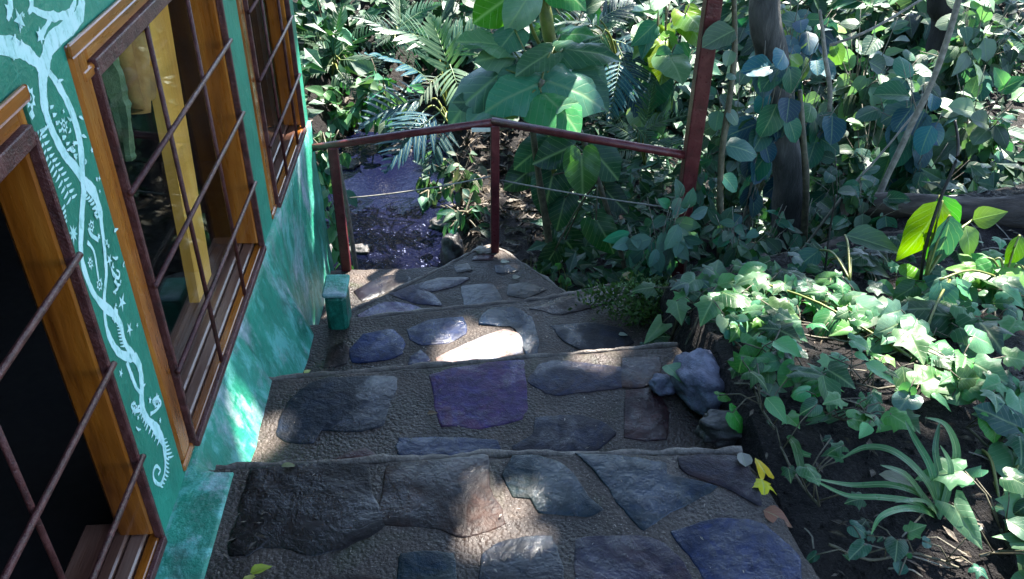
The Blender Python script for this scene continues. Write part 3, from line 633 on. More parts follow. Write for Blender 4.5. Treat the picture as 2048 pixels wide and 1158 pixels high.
# ================================================================== LEAF SHAPES (local: petiole at origin, tip at +Y = 1, face up +Z)
def blade(name, wfun, n=8, cols_=5, fold=.12, droop=.25, wave=.02, mat='leaf', back=0.0):
    vs_ = []; uv = []; fs = []
    for i in range(n+1):
        t_ = i/n; w_ = wfun(t_)
        for k in range(cols_):
            s_ = -1 + 2*k/(cols_-1)
            y = t_ - back*(abs(s_)**1.5)*max(0, .35-t_)*2
            z = -droop*t_*t_ + fold*abs(s_)*w_*2 + wave*math.sin(t_*17+s_*2.5)*abs(s_)
            vs_.append((s_*w_, y, z)); uv.append((.5+s_*.5, t_))
    for i in range(n):
        for k in range(cols_-1): a = i*cols_+k; fs.append((a, a+1, a+cols_+1, a+cols_))
    return mdata(name, vs_, fs, M[mat], uv, True)
def fan_leaf(name, half, centre=(0, .4), curl=.18, mat='leaf', dome=.05):
    out = half + [(-x, y) for x, y in reversed(half[1:-1])]
    k = len(out); cx, cy_ = centre; vs_ = []; uv = []
    for s_ in (1.0, .78, .48):
        for x, y in out:
            px, py = cx+(x-cx)*s_, cy_+(y-cy_)*s_
            z = -curl*((px*1.1)**2 + (py-cy_)**2) + dome*abs(px)*(1-abs(px)) + .035*math.sin(px*9+py*7)*s_ + .03*math.sin(py*23+px*5)*s_*s_
            vs_.append((px, py, z)); uv.append((.5+px*.9, py))
    vs_.append((cx, cy_, -.015)); uv.append((.5, cy_))
    fs = [(r*k+i, r*k+(i+1) % k, (r+1)*k+(i+1) % k, (r+1)*k+i) for r in (0, 1) for i in range(k)] + [(2*k+i, 2*k+(i+1) % k, 3*k) for i in range(k)]
    return mdata(name, vs_, fs, M[mat], uv, True)
def frond(name, pairs, leaflet_w, shape, droop=.45, gap=.0, mat='leaf', lift=.12):
    vs_ = []; uv = []; fs = []
    def spine(t_): return Vector((0, t_ - .08*t_*t_, -droop*t_*t_))
    k = 10
    for i in range(k+1):
        p = spine(i/k); r = .010*(1-.75*i/k)
        for d in ((-r, 0, .004), (r, 0, .004), (0, 0, -r)): vs_.append(p+Vector(d)); uv.append((.5, i/k))
    for i in range(k):
        for j in range(3): a = i*3; fs.append((a+j, a+(j+1) % 3, a+3+(j+1) % 3, a+3+j))
    for i in range(pairs):
        t_ = .10 + .88*i/(pairs-1); ln = shape(t_); p = spine(t_)
        for s_ in (-1, 1):
            ang = .95 - .5*t_ + .08*math.sin(i*2.3+s_); dirv = Vector((s_*math.sin(ang), math.cos(ang), lift)).normalized(); side = Vector((-s_*math.cos(ang), math.sin(ang), .25*s_))
            b0 = len(vs_); ln2 = ln*(1+.1*math.sin(i*5.1+s_*2))
            prof = [(0, .25), (.25, .85), (.6, .8), (.86, .45), (1, .02)]
            for q, wq in prof:
                c = p + dirv*ln2*q + Vector((0, 0, -.28*ln2*q*q))
                vs_.append(c - side*leaflet_w*wq); vs_.append(c + side*leaflet_w*wq); uv += [(.3, q), (.7, q)]
            for q in range(len(prof)-1): a = b0+2*q; fs.append((a, a+1, a+3, a+2))
    return mdata(name, vs_, fs, M[mat], uv, True)
OVATE = lambda t_: .34*math.sin(math.pi*min(1, t_**.72))*(1-.25*t_)+.004
ROUND = lambda t_: .42*math.sqrt(max(0, math.sin(math.pi*t_**.85)))*(1-.12*t_)+.004
LANCE = lambda t_: .20*math.sin(math.pi*t_**.8)+.003
ELLIP = lambda t_: .28*math.sin(math.pi*t_**.9)**.8+.003 if 0 < t_ < 1 else .003
L_OVATE = [blade('leaf_blade', OVATE, 7, 5, .14, .28, .015), blade('leaf_blade', OVATE, 7, 5, .22, .12, .03), blade('leaf_blade', OVATE, 7, 5, .06, .45, .02)]
L_ROUND = [blade('leaf_blade', ROUND, 7, 5, .10, .25, .02), blade('leaf_blade', ROUND, 7, 5, .2, .1, .03), blade('leaf_blade', ROUND, 7, 5, -.08, .35, .02)]
L_LANCE = [blade('leaf_blade', LANCE, 6, 3, .3, .3, .01), blade('leaf_blade', LANCE, 6, 3, .15, .55, .02)]
L_ELLIP = [blade('leaf_blade', ELLIP, 5, 3, .2, .2, .01, 'leaf_matt'), blade('leaf_blade', ELLIP, 5, 3, .1, .35, .02, 'leaf_matt')]
HEART_HALF = [(0, .04), (.05, -.09), (.14, -.19), (.27, -.22), (.40, -.15), (.48, -.01), (.52, .16), (.51, .33), (.46, .50), (.38, .66), (.27, .80), (.14, .91), (.05, .965), (0, 1.0)]
L_HEART = [fan_leaf('leaf_blade', HEART_HALF, (0, .25), .42, 'leaf_gloss', .12), fan_leaf('leaf_blade', HEART_HALF, (0, .25), .62, 'leaf_gloss', .04), fan_leaf('leaf_blade', [(x*.86, y) for x, y in HEART_HALF], (0, .25), .2, 'leaf_gloss', .2)]
IVY_HALF = [(0, .06), (.10, -.05), (.25, -.08), (.44, -.02), (.36, .16), (.29, .26), (.42, .36), (.58, .52), (.38, .54), (.22, .58), (.14, .74), (0, 1.0)]
IVY2 = [(0, .05), (.14, -.08), (.32, -.10), (.42, .04), (.36, .22), (.52, .40), (.34, .48), (.24, .62), (.12, .82), (0, 1.0)]
ARROW = [(0, .08), (.08, -.06), (.22, -.20), (.30, -.12), (.27, .10), (.24, .3), (.20, .5), (.13, .74), (0, 1.0)]
L_IVY = [fan_leaf('leaf_blade', IVY_HALF, (0, .35), .5, 'leaf', .25), fan_leaf('leaf_blade', IVY2, (0, .32), .6, 'leaf', .15), fan_leaf('leaf_blade', IVY2, (0, .32), .3, 'leaf', .4), fan_leaf('leaf_blade', IVY_HALF, (0, .35), .8, 'leaf', .1), fan_leaf('leaf_blade', ARROW, (0, .25), .3, 'leaf', .2)]
L_FERN = [frond('frond_blade', 20, .016, lambda t_: .30*math.sin(math.pi*min(1, t_**.75*.93+.07))+.02, .4), frond('frond_blade', 18, .018, lambda t_: .26*math.sin(math.pi*min(1, t_**.7*.93+.07))+.02, .75)]
L_PALM = [frond('frond_blade', 12, .034, lambda t_: .50*math.sin(math.pi*min(1, t_**.6*.85+.15))+.05, .45, mat='leaf_gloss'), frond('frond_blade', 11, .036, lambda t_: .46*math.sin(math.pi*min(1, t_**.6*.85+.15))+.05, .8, mat='leaf_gloss')]
L_STRAP = [blade('leaf_blade', lambda t_: .045*(1-t_**3)**.5*min(1, .55+t_*2)+.001, 14, 3, .35, d, 0, 'leaf_gloss') for d in (.2, .5)]

def leaf(meshes, parent, base, tip, up, wf=1.0, color=(.05, .11, .03), name='leaf'):
    me = random.choice(meshes) if isinstance(meshes, list) else meshes
    y = tip-base; L = y.length
    if L < 1e-4: return None
    y = y/L; z = up - y*up.dot(y)
    if z.length < .05: z = Vector((0, -.4, 1)) - y*Vector((0, -.4, 1)).dot(y)
    z.normalize(); x = y.cross(z)
    o = bpy.data.objects.new(name, me); col.objects.link(o); o.parent = parent
    b = base - (wpos(parent) if parent is not None else Vector((0, 0, 0)))
    o.matrix_basis = Matrix(((x.x*L*wf, y.x*L, z.x*L, b.x), (x.y*L*wf, y.y*L, z.y*L, b.y), (x.z*L*wf, y.z*L, z.z*L, b.z), (0, 0, 0, 1)))
    o.color = (*color, 1); return o
def jit(c, a=.25):
    k = rnd(1-a, 1+a); return tuple(max(.002, q*k*rnd(.9, 1.1)) for q in c)
def rvec(s=1.0): return Vector((rnd(-s, s), rnd(-s, s), rnd(-s, s)))
GREEN, DEEP, TEALG, GREY, LIME, SKYBLUEG, PALE = (.040, .13, .042), (.018, .066, .032), (.028, .110, .070), (.080, .130, .095), (.12, .23, .02), (.026, .085, .125), (.12, .22, .125)  # the blue leaf tone has the sky's reflection painted in

def shrub(name, label, base, centre, radii, nleaf, llen, meshes, cols_, cat='shrub', twigs=12, group=None, stem='stem', trunk_r=.012, droop=.3, face=Vector((0, -.45, .8))):
    """a real bush: twigs fan out of one base into the crown's volume and carry the leaves"""
    base = Vector(base); centre = Vector(centre)
    root = empty(name, base, label, cat, group); t = MB(); per = max(1, nleaf//twigs); pending = []
    for i in range(twigs):
        while True:
            q = rvec(1.0)
            if .35 < q.length < 1: break
        end = centre + Vector((q.x*radii[0], q.y*radii[1], q.z*radii[2]))
        mid = base.lerp(centre, rnd(.45, .8)) + rvec(.12)*min(radii)
        pts = spline([base + Vector((rnd(-.02, .02), rnd(-.02, .02), 0)), mid, end], 5)
        t.tube(pts, [trunk_r*(1-.8*k/len(pts)) for k in range(len(pts))], 5)
        for k in range(per):
            f = rnd(.45, 1.0); p = pts[min(len(pts)-1, int(f*(len(pts)-1)))] + rvec(.35)*min(radii)*.35
            d = (p-centre); d = d.normalized()*.7 if d.length > .01 else Vector((0, 0, .1))
            d = (d + rvec(.7) + Vector((0, -.25, -droop))).normalized(); L = rnd(*llen)
            pending.append((p, p+d*L, (face + rvec(.45)).normalized(), jit(random.choice(cols_))))
    t.build('stem', M[stem], root, True)
    for p, q, up, c in pending: leaf(meshes, root, p, q, up, rnd(.85, 1.1), c)
    return root

# ================================================================== CENTRE: tall heart-leaved plant behind the railing
hp = empty('heart_leaf_plant', (.30, 3.9, -1.05), 'tall plant with big heart shaped leaves on a thin stem behind the railing corner', 'plant')
HY = 3.85
t = MB(); t.tube(spline([on_y(1112, 600, HY), on_y(1100, 500, HY), on_y(1085, 400, HY), on_y(1070, 300, HY), on_y(1066, 220, HY), on_y(1085, 160, HY)], 5), [.020]*12+[.016]*8+[.012]*6, 8, .25); t.build('stem', M['stem'], hp, True)
def hleaf(root, b, tp, y0, y1, up=(0, -.55, .8), c=GREEN, wf=1.0, meshes=None):
    B_ = on_y(*b, y0); T_ = on_y(*tp, y1); T_ = B_ + (T_-B_)*.92; leaf(meshes or L_HEART, root, B_, T_, Vector(up)+rvec(.15), wf, jit(c, .15)); return B_
HL = [((1078,168),(962,212),3.85,3.72,(.07,.21,.11),.9),((1088,160),(1228,200),3.86,3.76,(.06,.2,.11),.95),((1082,185),(1172,252),3.8,3.62,(.06,.22,.09),1.05),((1012,140),(868,240),3.95,3.85,(.06,.17,.125),.8),
      ((1005,190),(925,248),3.92,3.8,(.07,.2,.12),.95),((1018,92),(905,72),4.1,4.0,PALE,.85),((1040,118),(955,102),4.05,3.95,PALE,.9),((1100,105),(1025,150),3.98,3.85,(.06,.15,.085),.8),
      ((1125,98),(1258,104),4.05,3.98,TEALG,.65),((1135,118),(1222,165),4.1,3.95,(.03,.11,.05),1.0),((1060,195),(1005,225),3.8,3.7,(.15,.32,.02),.8),((1030,60),(985,110),4.15,4.0,(.08,.2,.11),.9),((1120,70),(1190,60),4.2,4.1,(.06,.17,.08),.9),((1150,150),(1225,225),3.95,3.8,(.05,.16,.08),.9),((990,215),(905,190),3.95,3.9,(.06,.17,.10),.9),((1110,215),(1160,200),3.75,3.7,(.08,.24,.12),.9),((1050,140),(990,165),3.95,3.85,(.09,.23,.14),.9),((1068,205),(1100,262),3.86,3.7,PALE,.9)]
t = MB()
for b, tp, y0, y1, c, wf in HL:
    B_ = hleaf(hp, b, tp, y0, y1, up=(0, -.42, .88), c=c, wf=wf)
    t.tube(spline([on_y(1078, 190, HY), on_y((1078+b[0])/2, (190+b[1])/2-12, (HY+y0)/2), B_], 4), .0045, 5)
t.build('petiole', M['green_stem'], hp, True)
lp = empty('heart_leaf_plant', (.62, 3.75, -1.0), 'shaded heart leaved plant in the dark hollow below the right rail', 'plant')
t = MB(); t.tube(spline([on_y(1255, 560, 3.7), on_y(1235, 480, 3.7), on_y(1195, 360, 3.72), on_y(1160, 262, 3.75)], 6), .013, 7, .2)
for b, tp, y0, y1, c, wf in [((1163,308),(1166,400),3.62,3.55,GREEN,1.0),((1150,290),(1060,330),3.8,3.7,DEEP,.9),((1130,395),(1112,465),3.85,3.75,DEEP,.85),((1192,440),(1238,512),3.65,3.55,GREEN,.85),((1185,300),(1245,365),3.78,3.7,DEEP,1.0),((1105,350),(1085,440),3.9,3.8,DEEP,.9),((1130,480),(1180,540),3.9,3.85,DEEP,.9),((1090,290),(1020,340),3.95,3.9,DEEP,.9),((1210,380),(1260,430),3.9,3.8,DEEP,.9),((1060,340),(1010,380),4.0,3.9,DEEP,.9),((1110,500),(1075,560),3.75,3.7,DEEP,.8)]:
    B_ = hleaf(lp, b, tp, y0, y1, up=(0, -.85, .5), c=c, wf=wf); t.tube(spline([on_y(1195, 360, 3.72), (on_y(1195, 360, 3.72)+B_)*.5 + Vector((0, 0, .03)), B_], 4), .004, 5)
t.build('stem', M['stem'], lp, True)
tp_ = empty('thick_stem_plant', on_y(1108, 140, 4.35) - Vector((0, 0, .9)), 'thick yellow green plant stem rising behind the heart leaves', 'plant')
t = MB(); t.tube(spline([on_y(1108, 140, 4.35) - Vector((0, 0, .9)), on_y(1108, 140, 4.35), on_y(1098, 70, 4.35), on_y(1088, 0, 4.35), on_y(1070, -140, 4.35), on_y(1050, -300, 4.3)], 5), [.034]*14+[.03]*12, 9, .12); t.build('stem', M['green_stem'], tp_, True)
t = MB(); t.tube(spline([on_y(1085, 100, 4.3), on_y(1065, 60, 4.25), on_y(1055, 20, 4.2)], 5), .010, 6); t.build('petiole', M['green_stem'], tp_, True)
for b, tp, y0, y1, c, wf in [((1058,-10),(1012,66),4.2,4.1,PALE,.9),((1040,-20),(935,50),4.3,4.25,(.04,.17,.02),.9),((1110,-30),(1180,10),4.3,4.2,GREEN,.9)]: hleaf(tp_, b, tp, y0, y1, up=(.2, -.7, .6), c=c, wf=wf)
for k in range(9):
    a = k*.7; B_ = on_y(1050, -300, 4.3); leaf(L_HEART, tp_, B_+Vector((math.cos(a)*.25, math.sin(a)*.25, .12)), B_+Vector((math.cos(a)*.62, math.sin(a)*.62, -.05)), Vector((0, 0, 1)), .9, jit(GREEN))

# ================================================================== FERNS and split-leaf fronds behind
def fern(label, base, fr, meshes, name='fern', c=TEALG, cat='fern', group=None, up=Vector((0, -.4, .9))):
    root = empty(name, base, label, cat, group); t = MB(); n0 = 0
    for (b, tp, y0, y1, *cc) in fr:
        B_ = on_y(*b, y0); T_ = on_y(*tp, y1)
        leaf(meshes, root, B_, T_, up + rvec(.15), 1.0, jit(cc[0] if cc else c, .15), 'frond')
        t.tube(spline([base, base.lerp(B_, .6)+Vector((0, .03, .05)), B_], 4), .006, 5)
    t.build('stalk', M['green_stem'], root, True); return root
P_ = on_y
fern('bright split-leaf frond plant lit by sun left of the heart leaves', P_(895, 215, 5.2), [((905,160),(868,22),5.1,5.2,(.10,.17,.12)),((890,120),(960,20),5.2,5.3,TEALG),((860,165),(775,60),5.2,5.0,SKYBLUEG),((880,150),(812,190),5.1,4.9,(.13,.2,.12)),((900,130),(930,200),5.0,4.7,(.12,.19,.13)),((870,90),(770,20),5.4,5.3,TEALG)], L_PALM, 'split_leaf_plant', cat='plant')
fern('bluish split-leaf fronds drooping beside the stream above the rail', P_(900, 250, 4.9), [((880,225),(760,300),4.8,4.5,SKYBLUEG),((890,240),(850,320),4.8,4.5,SKYBLUEG),((860,200),(720,190),5.0,4.9,SKYBLUEG),((850,220),(790,275),4.9,4.6,SKYBLUEG)], L_PALM, 'split_leaf_plant', cat='plant')
fern('blue grey split-leaf plant behind the thick green stem, right of it', P_(1240, 150, 4.9), [((1235,90),(1290,205),4.8,4.5,SKYBLUEG),((1225,80),(1320,90),4.9,4.7,SKYBLUEG),((1210,60),(1160,150),4.8,4.6,DEEP),((1200,40),(1275,-20),5.0,5.1,SKYBLUEG),((1190,50),(1120,10),5.0,5.0,DEEP),((1240,120),(1225,210),4.7,4.4,SKYBLUEG),((1180,60),(1245,10),5.1,5.2,TEALG)], L_PALM, 'split_leaf_plant', cat='plant')
fern('dark green fern between the tall post and the heart leaves', P_(1290, 330, 4.4), [((1280,270),(1345,200),4.3,4.2,DEEP),((1270,280),(1200,205),4.4,4.3,DEEP),((1290,290),(1385,270),4.3,4.0,TEALG),((1275,300),(1205,290),4.3,4.1,DEEP),((1290,260),(1300,170),4.4,4.4,DEEP),((1265,250),(1345,310),4.2,4.0,TEALG)], L_FERN)
fern('dark fern at the top left beside the wall corner', P_(665, 150, 6.3), [((670,120),(610,40),6.3,6.2),((675,115),(740,20),6.3,6.4),((665,130),(600,140),6.2,6.0),((680,120),(765,110),6.2,6.0),((670,110),(660,0),6.3,6.4),((675,140),(720,190),6.1,5.9)], L_FERN, c=DEEP)
fern('pinnate fern at the top edge left of the split leaves', P_(790, 90, 6.2), [((790,70),(720,10),6.2,6.2),((795,60),(870,-20),6.2,6.3),((785,70),(745,85),6.1,6.0),((800,70),(800,-40),6.2,6.4),((790,80),(850,90),6.1,5.9,TEALG),((780,70),(840,30),6.1,6.0)], L_FERN, c=TEALG)

# ================================================================== SHRUBS
def S_(name, label, u, v, y, ru, rv, ry, n, llen, meshes, cols_, **kw):
    c = on_y(u, v, y); k = (c-CAM).length/FPX; base = Vector((c.x+rnd(-.05, .05), c.y+.1, ground_h(c.x, c.y+.1)-.03))
    if base.z > c.z - .1: base.z = c.z - .35
    return shrub(name, label, base, c, (ru*k, ry, rv*k*1.15), n, llen, meshes, cols_, **kw)
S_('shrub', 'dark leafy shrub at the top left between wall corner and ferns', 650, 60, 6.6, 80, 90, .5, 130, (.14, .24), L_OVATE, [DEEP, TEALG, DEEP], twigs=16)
S_('shrub', 'low shrub under the left ferns above the stream bank', 680, 215, 6.0, 75, 45, .35, 110, (.09, .17), L_OVATE, [DEEP, GREEN, PALE], twigs=14)
S_('shrub', 'sunlit pale shrub between the stream and the split-leaf fronds', 780, 180, 5.8, 75, 60, .35, 120, (.10, .2), L_LANCE+L_OVATE, [PALE, GREY, GREEN, TEALG], twigs=16)
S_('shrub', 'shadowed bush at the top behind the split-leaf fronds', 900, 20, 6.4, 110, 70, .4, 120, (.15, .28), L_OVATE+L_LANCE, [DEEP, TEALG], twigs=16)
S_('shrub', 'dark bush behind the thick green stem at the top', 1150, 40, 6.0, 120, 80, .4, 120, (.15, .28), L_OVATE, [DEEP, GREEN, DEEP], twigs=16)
S_('shrub', 'mid green bush left of the tall post near the top', 1330, 40, 4.9, 70, 65, .35, 70, (.14, .25), L_HEART+L_OVATE, [TEALG, PALE, LIME, TEALG], twigs=12)
S_('shrub', 'bush of small leaves between tall post and grey trunk', 1480, 250, 3.95, 70, 110, .3, 255, (0.055, 0.107), L_ROUND, [GREY, TEALG, GREY], twigs=27, stem='twig', trunk_r=.006)
S_('shrub', 'bluish broad leaved bush at the top centre right of the tall post', 1600, 60, 4.4, 90, 80, .35, 187, (0.078, 0.156), L_ROUND, [SKYBLUEG, SKYBLUEG, TEALG, LIME], twigs=24, stem='twig', trunk_r=.007)
S_('shrub', 'round leaved bush hanging over the grey trunk', 1610, 200, 3.7, 75, 60, .25, 80, (.08, .15), L_ROUND, [TEALG, SKYBLUEG, GREEN], twigs=12, stem='twig', trunk_r=.006)
S_('shrub', 'grey green thicket right of the trunk in the middle distance', 1740, 130, 4.6, 100, 95, .35, 272, (0.078, 0.156), L_ROUND+L_OVATE, [GREY, TEALG, GREY, PALE, PALE, (.2, .26, .2)], twigs=30, stem='twig', trunk_r=.007)
S_('shrub', 'thicket of dull leaves above the fallen log', 1760, 290, 4.0, 110, 70, .3, 255, (0.055, 0.115), L_ROUND, [GREY, TEALG, DEEP], twigs=27, stem='twig', trunk_r=.006)
S_('shrub', 'tall thicket at the upper right corner', 1960, 70, 4.9, 110, 100, .35, 255, (0.078, 0.164), L_OVATE+L_ROUND, [GREY, TEALG, DEEP, PALE, PALE, (.2, .26, .2)], twigs=27, stem='twig', trunk_r=.007)
S_('shrub', 'big leaved grey green bush at the right edge above the log', 1970, 240, 4.1, 100, 90, .3, 221, (0.070, 0.148), L_ROUND+L_OVATE, [GREY, SKYBLUEG, TEALG, PALE, PALE, (.2, .26, .2)], twigs=24, stem='twig', trunk_r=.007)
S_('shrub', 'low dark bush at the foot of the grey trunk', 1620, 430, 3.2, 80, 60, .2, 110, (.05, .09), L_ROUND, [DEEP, TEALG, GREY], twigs=14, stem='twig', trunk_r=.005)
S_('shrub', 'small bush right of the trunk before the log', 1690, 360, 3.5, 70, 60, .2, 90, (.05, .10), L_ROUND, [GREY, TEALG], twigs=12, stem='twig', trunk_r=.005)
S_('shrub', 'small oval leaved shrub in front of the tall post foot', 1335, 440, 2.72, 115, 80, .14, 170, (.06, .105), L_ELLIP, [(.05, .13, .095), TEALG, (.08, .15, .12)], twigs=22, stem='twig', trunk_r=.003, droop=.1, face=Vector((0, -.8, .5)))
S_('shrub', 'small leaved bush just right of the oval leaved shrub', 1480, 470, 2.70, 70, 75, .15, 120, (.05, .09), L_ELLIP, [GREY, TEALG, DEEP], twigs=14, stem='twig', trunk_r=.004, droop=.1)
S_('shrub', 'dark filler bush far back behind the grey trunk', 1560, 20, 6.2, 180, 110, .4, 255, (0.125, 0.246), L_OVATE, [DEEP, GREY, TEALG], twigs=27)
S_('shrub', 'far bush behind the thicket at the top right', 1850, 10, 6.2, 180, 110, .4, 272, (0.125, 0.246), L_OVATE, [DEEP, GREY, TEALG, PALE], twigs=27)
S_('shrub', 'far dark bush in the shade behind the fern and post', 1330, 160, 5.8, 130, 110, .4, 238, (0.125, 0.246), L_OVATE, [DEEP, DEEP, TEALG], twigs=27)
S_('shrub', 'dark small leaved bush in the hollow left of the sapling', 1400, 330, 3.5, 70, 80, .2, 110, (.05, .09), L_ELLIP, [DEEP, TEALG, GREY], twigs=14, stem='twig', trunk_r=.004)
S_('shrub', 'small leaved bush under the sapling and before the grey trunk', 1530, 470, 2.9, 70, 60, .15, 110, (.045, .085), L_ELLIP, [GREY, TEALG, DEEP], twigs=14, stem='twig', trunk_r=.004, droop=.1)
S_('shrub', 'shaded leafy bush just behind the log', 1860, 330, 3.5, 120, 50, .2, 120, (.06, .11), L_ROUND, [DEEP, GREY, TEALG], twigs=16, stem='twig', trunk_r=.005)
S_('shrub', 'bluish leaved spray over the top of the grey trunk', 1570, 110, 3.15, 60, 60, .12, 45, (.08, .14), L_ROUND, [SKYBLUEG, SKYBLUEG, TEALG], twigs=8, stem='twig', trunk_r=.004)
S_('shrub', 'broad blue green leaves at the middle right above the log', 1870, 200, 3.5, 110, 60, .2, 60, (.09, .16), L_ROUND, [SKYBLUEG, TEALG, TEALG], twigs=10, stem='twig', trunk_r=.005)
S_('shrub', 'leafy spray hanging over the near end of the log', 1740, 400, 2.85, 60, 45, .1, 70, (.05, .09), L_ROUND, [GREY, TEALG, DEEP], twigs=10, stem='twig', trunk_r=.004)
S_('shrub', 'low bush overhanging the stream at the left bank', 650, 290, 5.0, 50, 40, .2, 70, (.06, .12), L_OVATE, [DEEP, TEALG, PALE], twigs=10)
S_('shrub', 'low bush overhanging the stream at the right bank', 860, 350, 4.9, 45, 50, .2, 70, (.05, .10), L_OVATE, [DEEP, TEALG, GREY], twigs=10)
S_('seedling', 'little pale seedling at the edge of the landing by the thin stem', 1068, 530, 3.12, 22, 30, .05, 14, (.035, .06), L_ELLIP, [PALE, GREEN], twigs=4, stem='green_stem', trunk_r=.003, cat='seedling')
S_('seedling', 'little pale seedling right of the thin stem below the rail', 1140, 535, 3.08, 26, 30, .05, 14, (.035, .06), L_ELLIP, [PALE, GREEN], twigs=4, stem='green_stem', trunk_r=.003, cat='seedling')
S_('shrub', 'pale leafy sprig beside the left railing post above the stream', 665, 365, 3.75, 50, 60, .12, 46, (.06, .12), L_ELLIP, [PALE, GREEN, TEALG], twigs=7, stem='twig', trunk_r=.004)
S_('shrub', 'dry twiggy bush on the stream bank left of the corner post', 930, 330, 4.6, 70, 60, .25, 70, (.05, .10), L_ELLIP, [(.16, .15, .10), GREY, DEEP], twigs=16, stem='twig', trunk_r=.004)
S_('shrub', 'low fern-like bush left of the corner post in the shade', 930, 420, 4.2, 60, 45, .2, 60, (.06, .11), L_LANCE, [DEEP, TEALG], twigs=12)

# ================================================================== TRUNKS, STEMS, LOG
def tree(label, path, radii, mat, name='tree', crown=None):
    root = empty(name, path[0], label, 'tree'); t = MB(); pts = spline(path, 8); t.tube(pts, lerp_list(radii, len(pts)), 12, .16); t.build('trunk', M[mat], root, True)
    return root
SUN_GAPS = [ # gaps cut through the crowns to let chosen sun patches in: point, radius
 (on_z(955, 700, -.34), .10), (on_z(1000, 1035, 0), .06), (on_x(512, 850, -.575), .05), (on_y(885, 100, 5.1), .22), (on_y(780, 190, 5.7), .26), (on_y(965, 100, 4.0), .14), (on_y(1150, 225, 3.7), .07),
 (on_y(1510, 85, 5.6), .28), (on_z(1560, 545, .05), .06), (on_z(1480, 560, .05), .05), (on_z(1860, 690, .08), .08), (on_z(1810, 640, .08), .05), (on_z(1720, 545, .05), .05), (on_z(1940, 430, .15), .10), (on_y(1640, 170, 4.2), .10), (on_y(1880, 60, 4.8), .2), (on_y(700, 245, 5.9), .2), (on_y(1980, 200, 4.2), .12),
 (on_z(1990, 950, .1), .07), (on_y(950, 300, 4.8), .2), (on_y(1300, 50, 4.9), .18), (on_z(1200, 715, -.17), .04), (on_z(980, 500, -.51), .035), (on_z(1600, 640, 0), .05), (on_y(1400, 400, 2.9), .05), (on_z(1960, 1100, 0), .06), (on_y(780, 470, 4.5), .12), (on_y(1800, 240, 4.0), .08)]
tg = tree('smooth grey tree trunk standing beside the thicket', [on_y(1585, 470, 3.25) - Vector((0, 0, 1.0)), on_y(1580, 430, 3.25), on_y(1562, 280, 3.25), on_y(1545, 120, 3.27), on_y(1540, -60, 3.3), Vector((1.5, 3.9, 1.7)), Vector((2.2, 5.0, 3.4)), Vector((3.0, 6.0, 5.0))], [.085, .076, .068, .060, .058, .06, .06, .05], 'bark')
td = tree('dark tree trunk at the top edge on the right', [on_y(1893, 60, 5.6) - Vector((0, 0, 1.0)), on_y(1893, 60, 5.6), on_y(1893, -60, 5.6), Vector((3.3, 5.8, 1.8)), Vector((4.2, 6.6, 3.8)), Vector((5.2, 7.6, 5.2))], [.13, .10, .09, .10, .09, .05], 'bark_dark')
te = empty('tree', (6.2, 3.4, .6), 'tall tree out to the right whose crown shades the steps', 'tree')
t = MB(); t.tube(spline([Vector((6.2, 3.4, .4)), Vector((6.0, 3.6, 2)), Vector((5.3, 4.0, 4.4)), Vector((4.6, 4.6, 5.6))], 6), lerp_list([.14, .06], 19), 10, .15); t.build('trunk', M['bark'], te, True)
def crown(root, centre, radii, n, size):
    vs_ = []; fs = []; uv = []
    for _ in range(n):
        while True:
            q = rvec(1.0)
            if q.length < 1: break
        p = Vector(centre) + Vector((q.x*radii[0], q.y*radii[1], q.z*radii[2]))
        g = p - SUN_DIR*(p.z/SUN_DIR.z)
        th = 9 if (-1.2 < g.x < .75 and .2 < g.y < 3.2) or (g.y < 1.5 and g.x < 3) else (-.02 if g.y < 3.0 else (.2 if .55 < g.x < 1.9 and g.y < 4.7 else -.36))  # crown density shaped by where its shade falls: dense over steps, thinned elsewhere
        if nz(g.x*1.9, g.y*1.9, 31) + rnd(-.25, .25) > th: continue
        z = (Vector((0, 0, 1)) + rvec(.6)).normalized(); a = rnd(0, 6.28); y = Vector((math.cos(a), math.sin(a), rnd(-.5, .2))); y = (y - z*y.dot(z)).normalized(); x = y.cross(z); L = rnd(*size); b = len(vs_); m_ = p + y*L*.5
        if any(((m_-c) - SUN_DIR*(m_-c).dot(SUN_DIR)).length < r+L*.36 for c, r in SUN_GAPS): continue
        for (lx, ly, lz) in ((0, 0, 0), (-.30, .42, .04), (0, .45, -.02), (.30, .42, .04), (0, 1, -.1)): vs_.append(p + x*lx*L + y*ly*L + z*lz*L); uv.append((.5+lx, ly))
        fs += [(b, b+2, b+1), (b, b+3, b+2), (b+1, b+2, b+4), (b+2, b+3, b+4)]
    return put('crown', vs_, fs, M['leaf_canopy'], root, uv, False, GREEN)
crown(tg, (3.6, 6.6, 5.4), (3.0, 3.4, 1.0), 9000, (.22, .38))
crown(td, (6.0, 9.0, 6.0), (3.4, 3.2, 1.1), 6000, (.22, .40))
crown(te, (4.6, 4.2, 5.6), (2.6, 2.2, 1.0), 7000, (.22, .38))
t = MB(); t.tube(spline([Vector((5.3, 4.0, 4.4)), Vector((3.6, 3.9, 5.2)), Vector((1.8, 3.6, 5.5))], 6), lerp_list([.07, .02], 13), 8, .15); t.build('added_limb', M['bark'], te, True)
crown(te, (1.5, 3.6, 5.7), (1.8, 1.9, .7), 3600, (.22, .38))  # this crown and its limb are added out of view to shade the wall
def sapling(label, path, r, mat='stem', name='sapling'):
    root = empty(name, path[0], label, 'sapling'); t = MB(); pts = spline(path, 6); t.tube(pts, lerp_list(r, len(pts)), 7, .3); t.build('stem', M[mat], root, True); return root
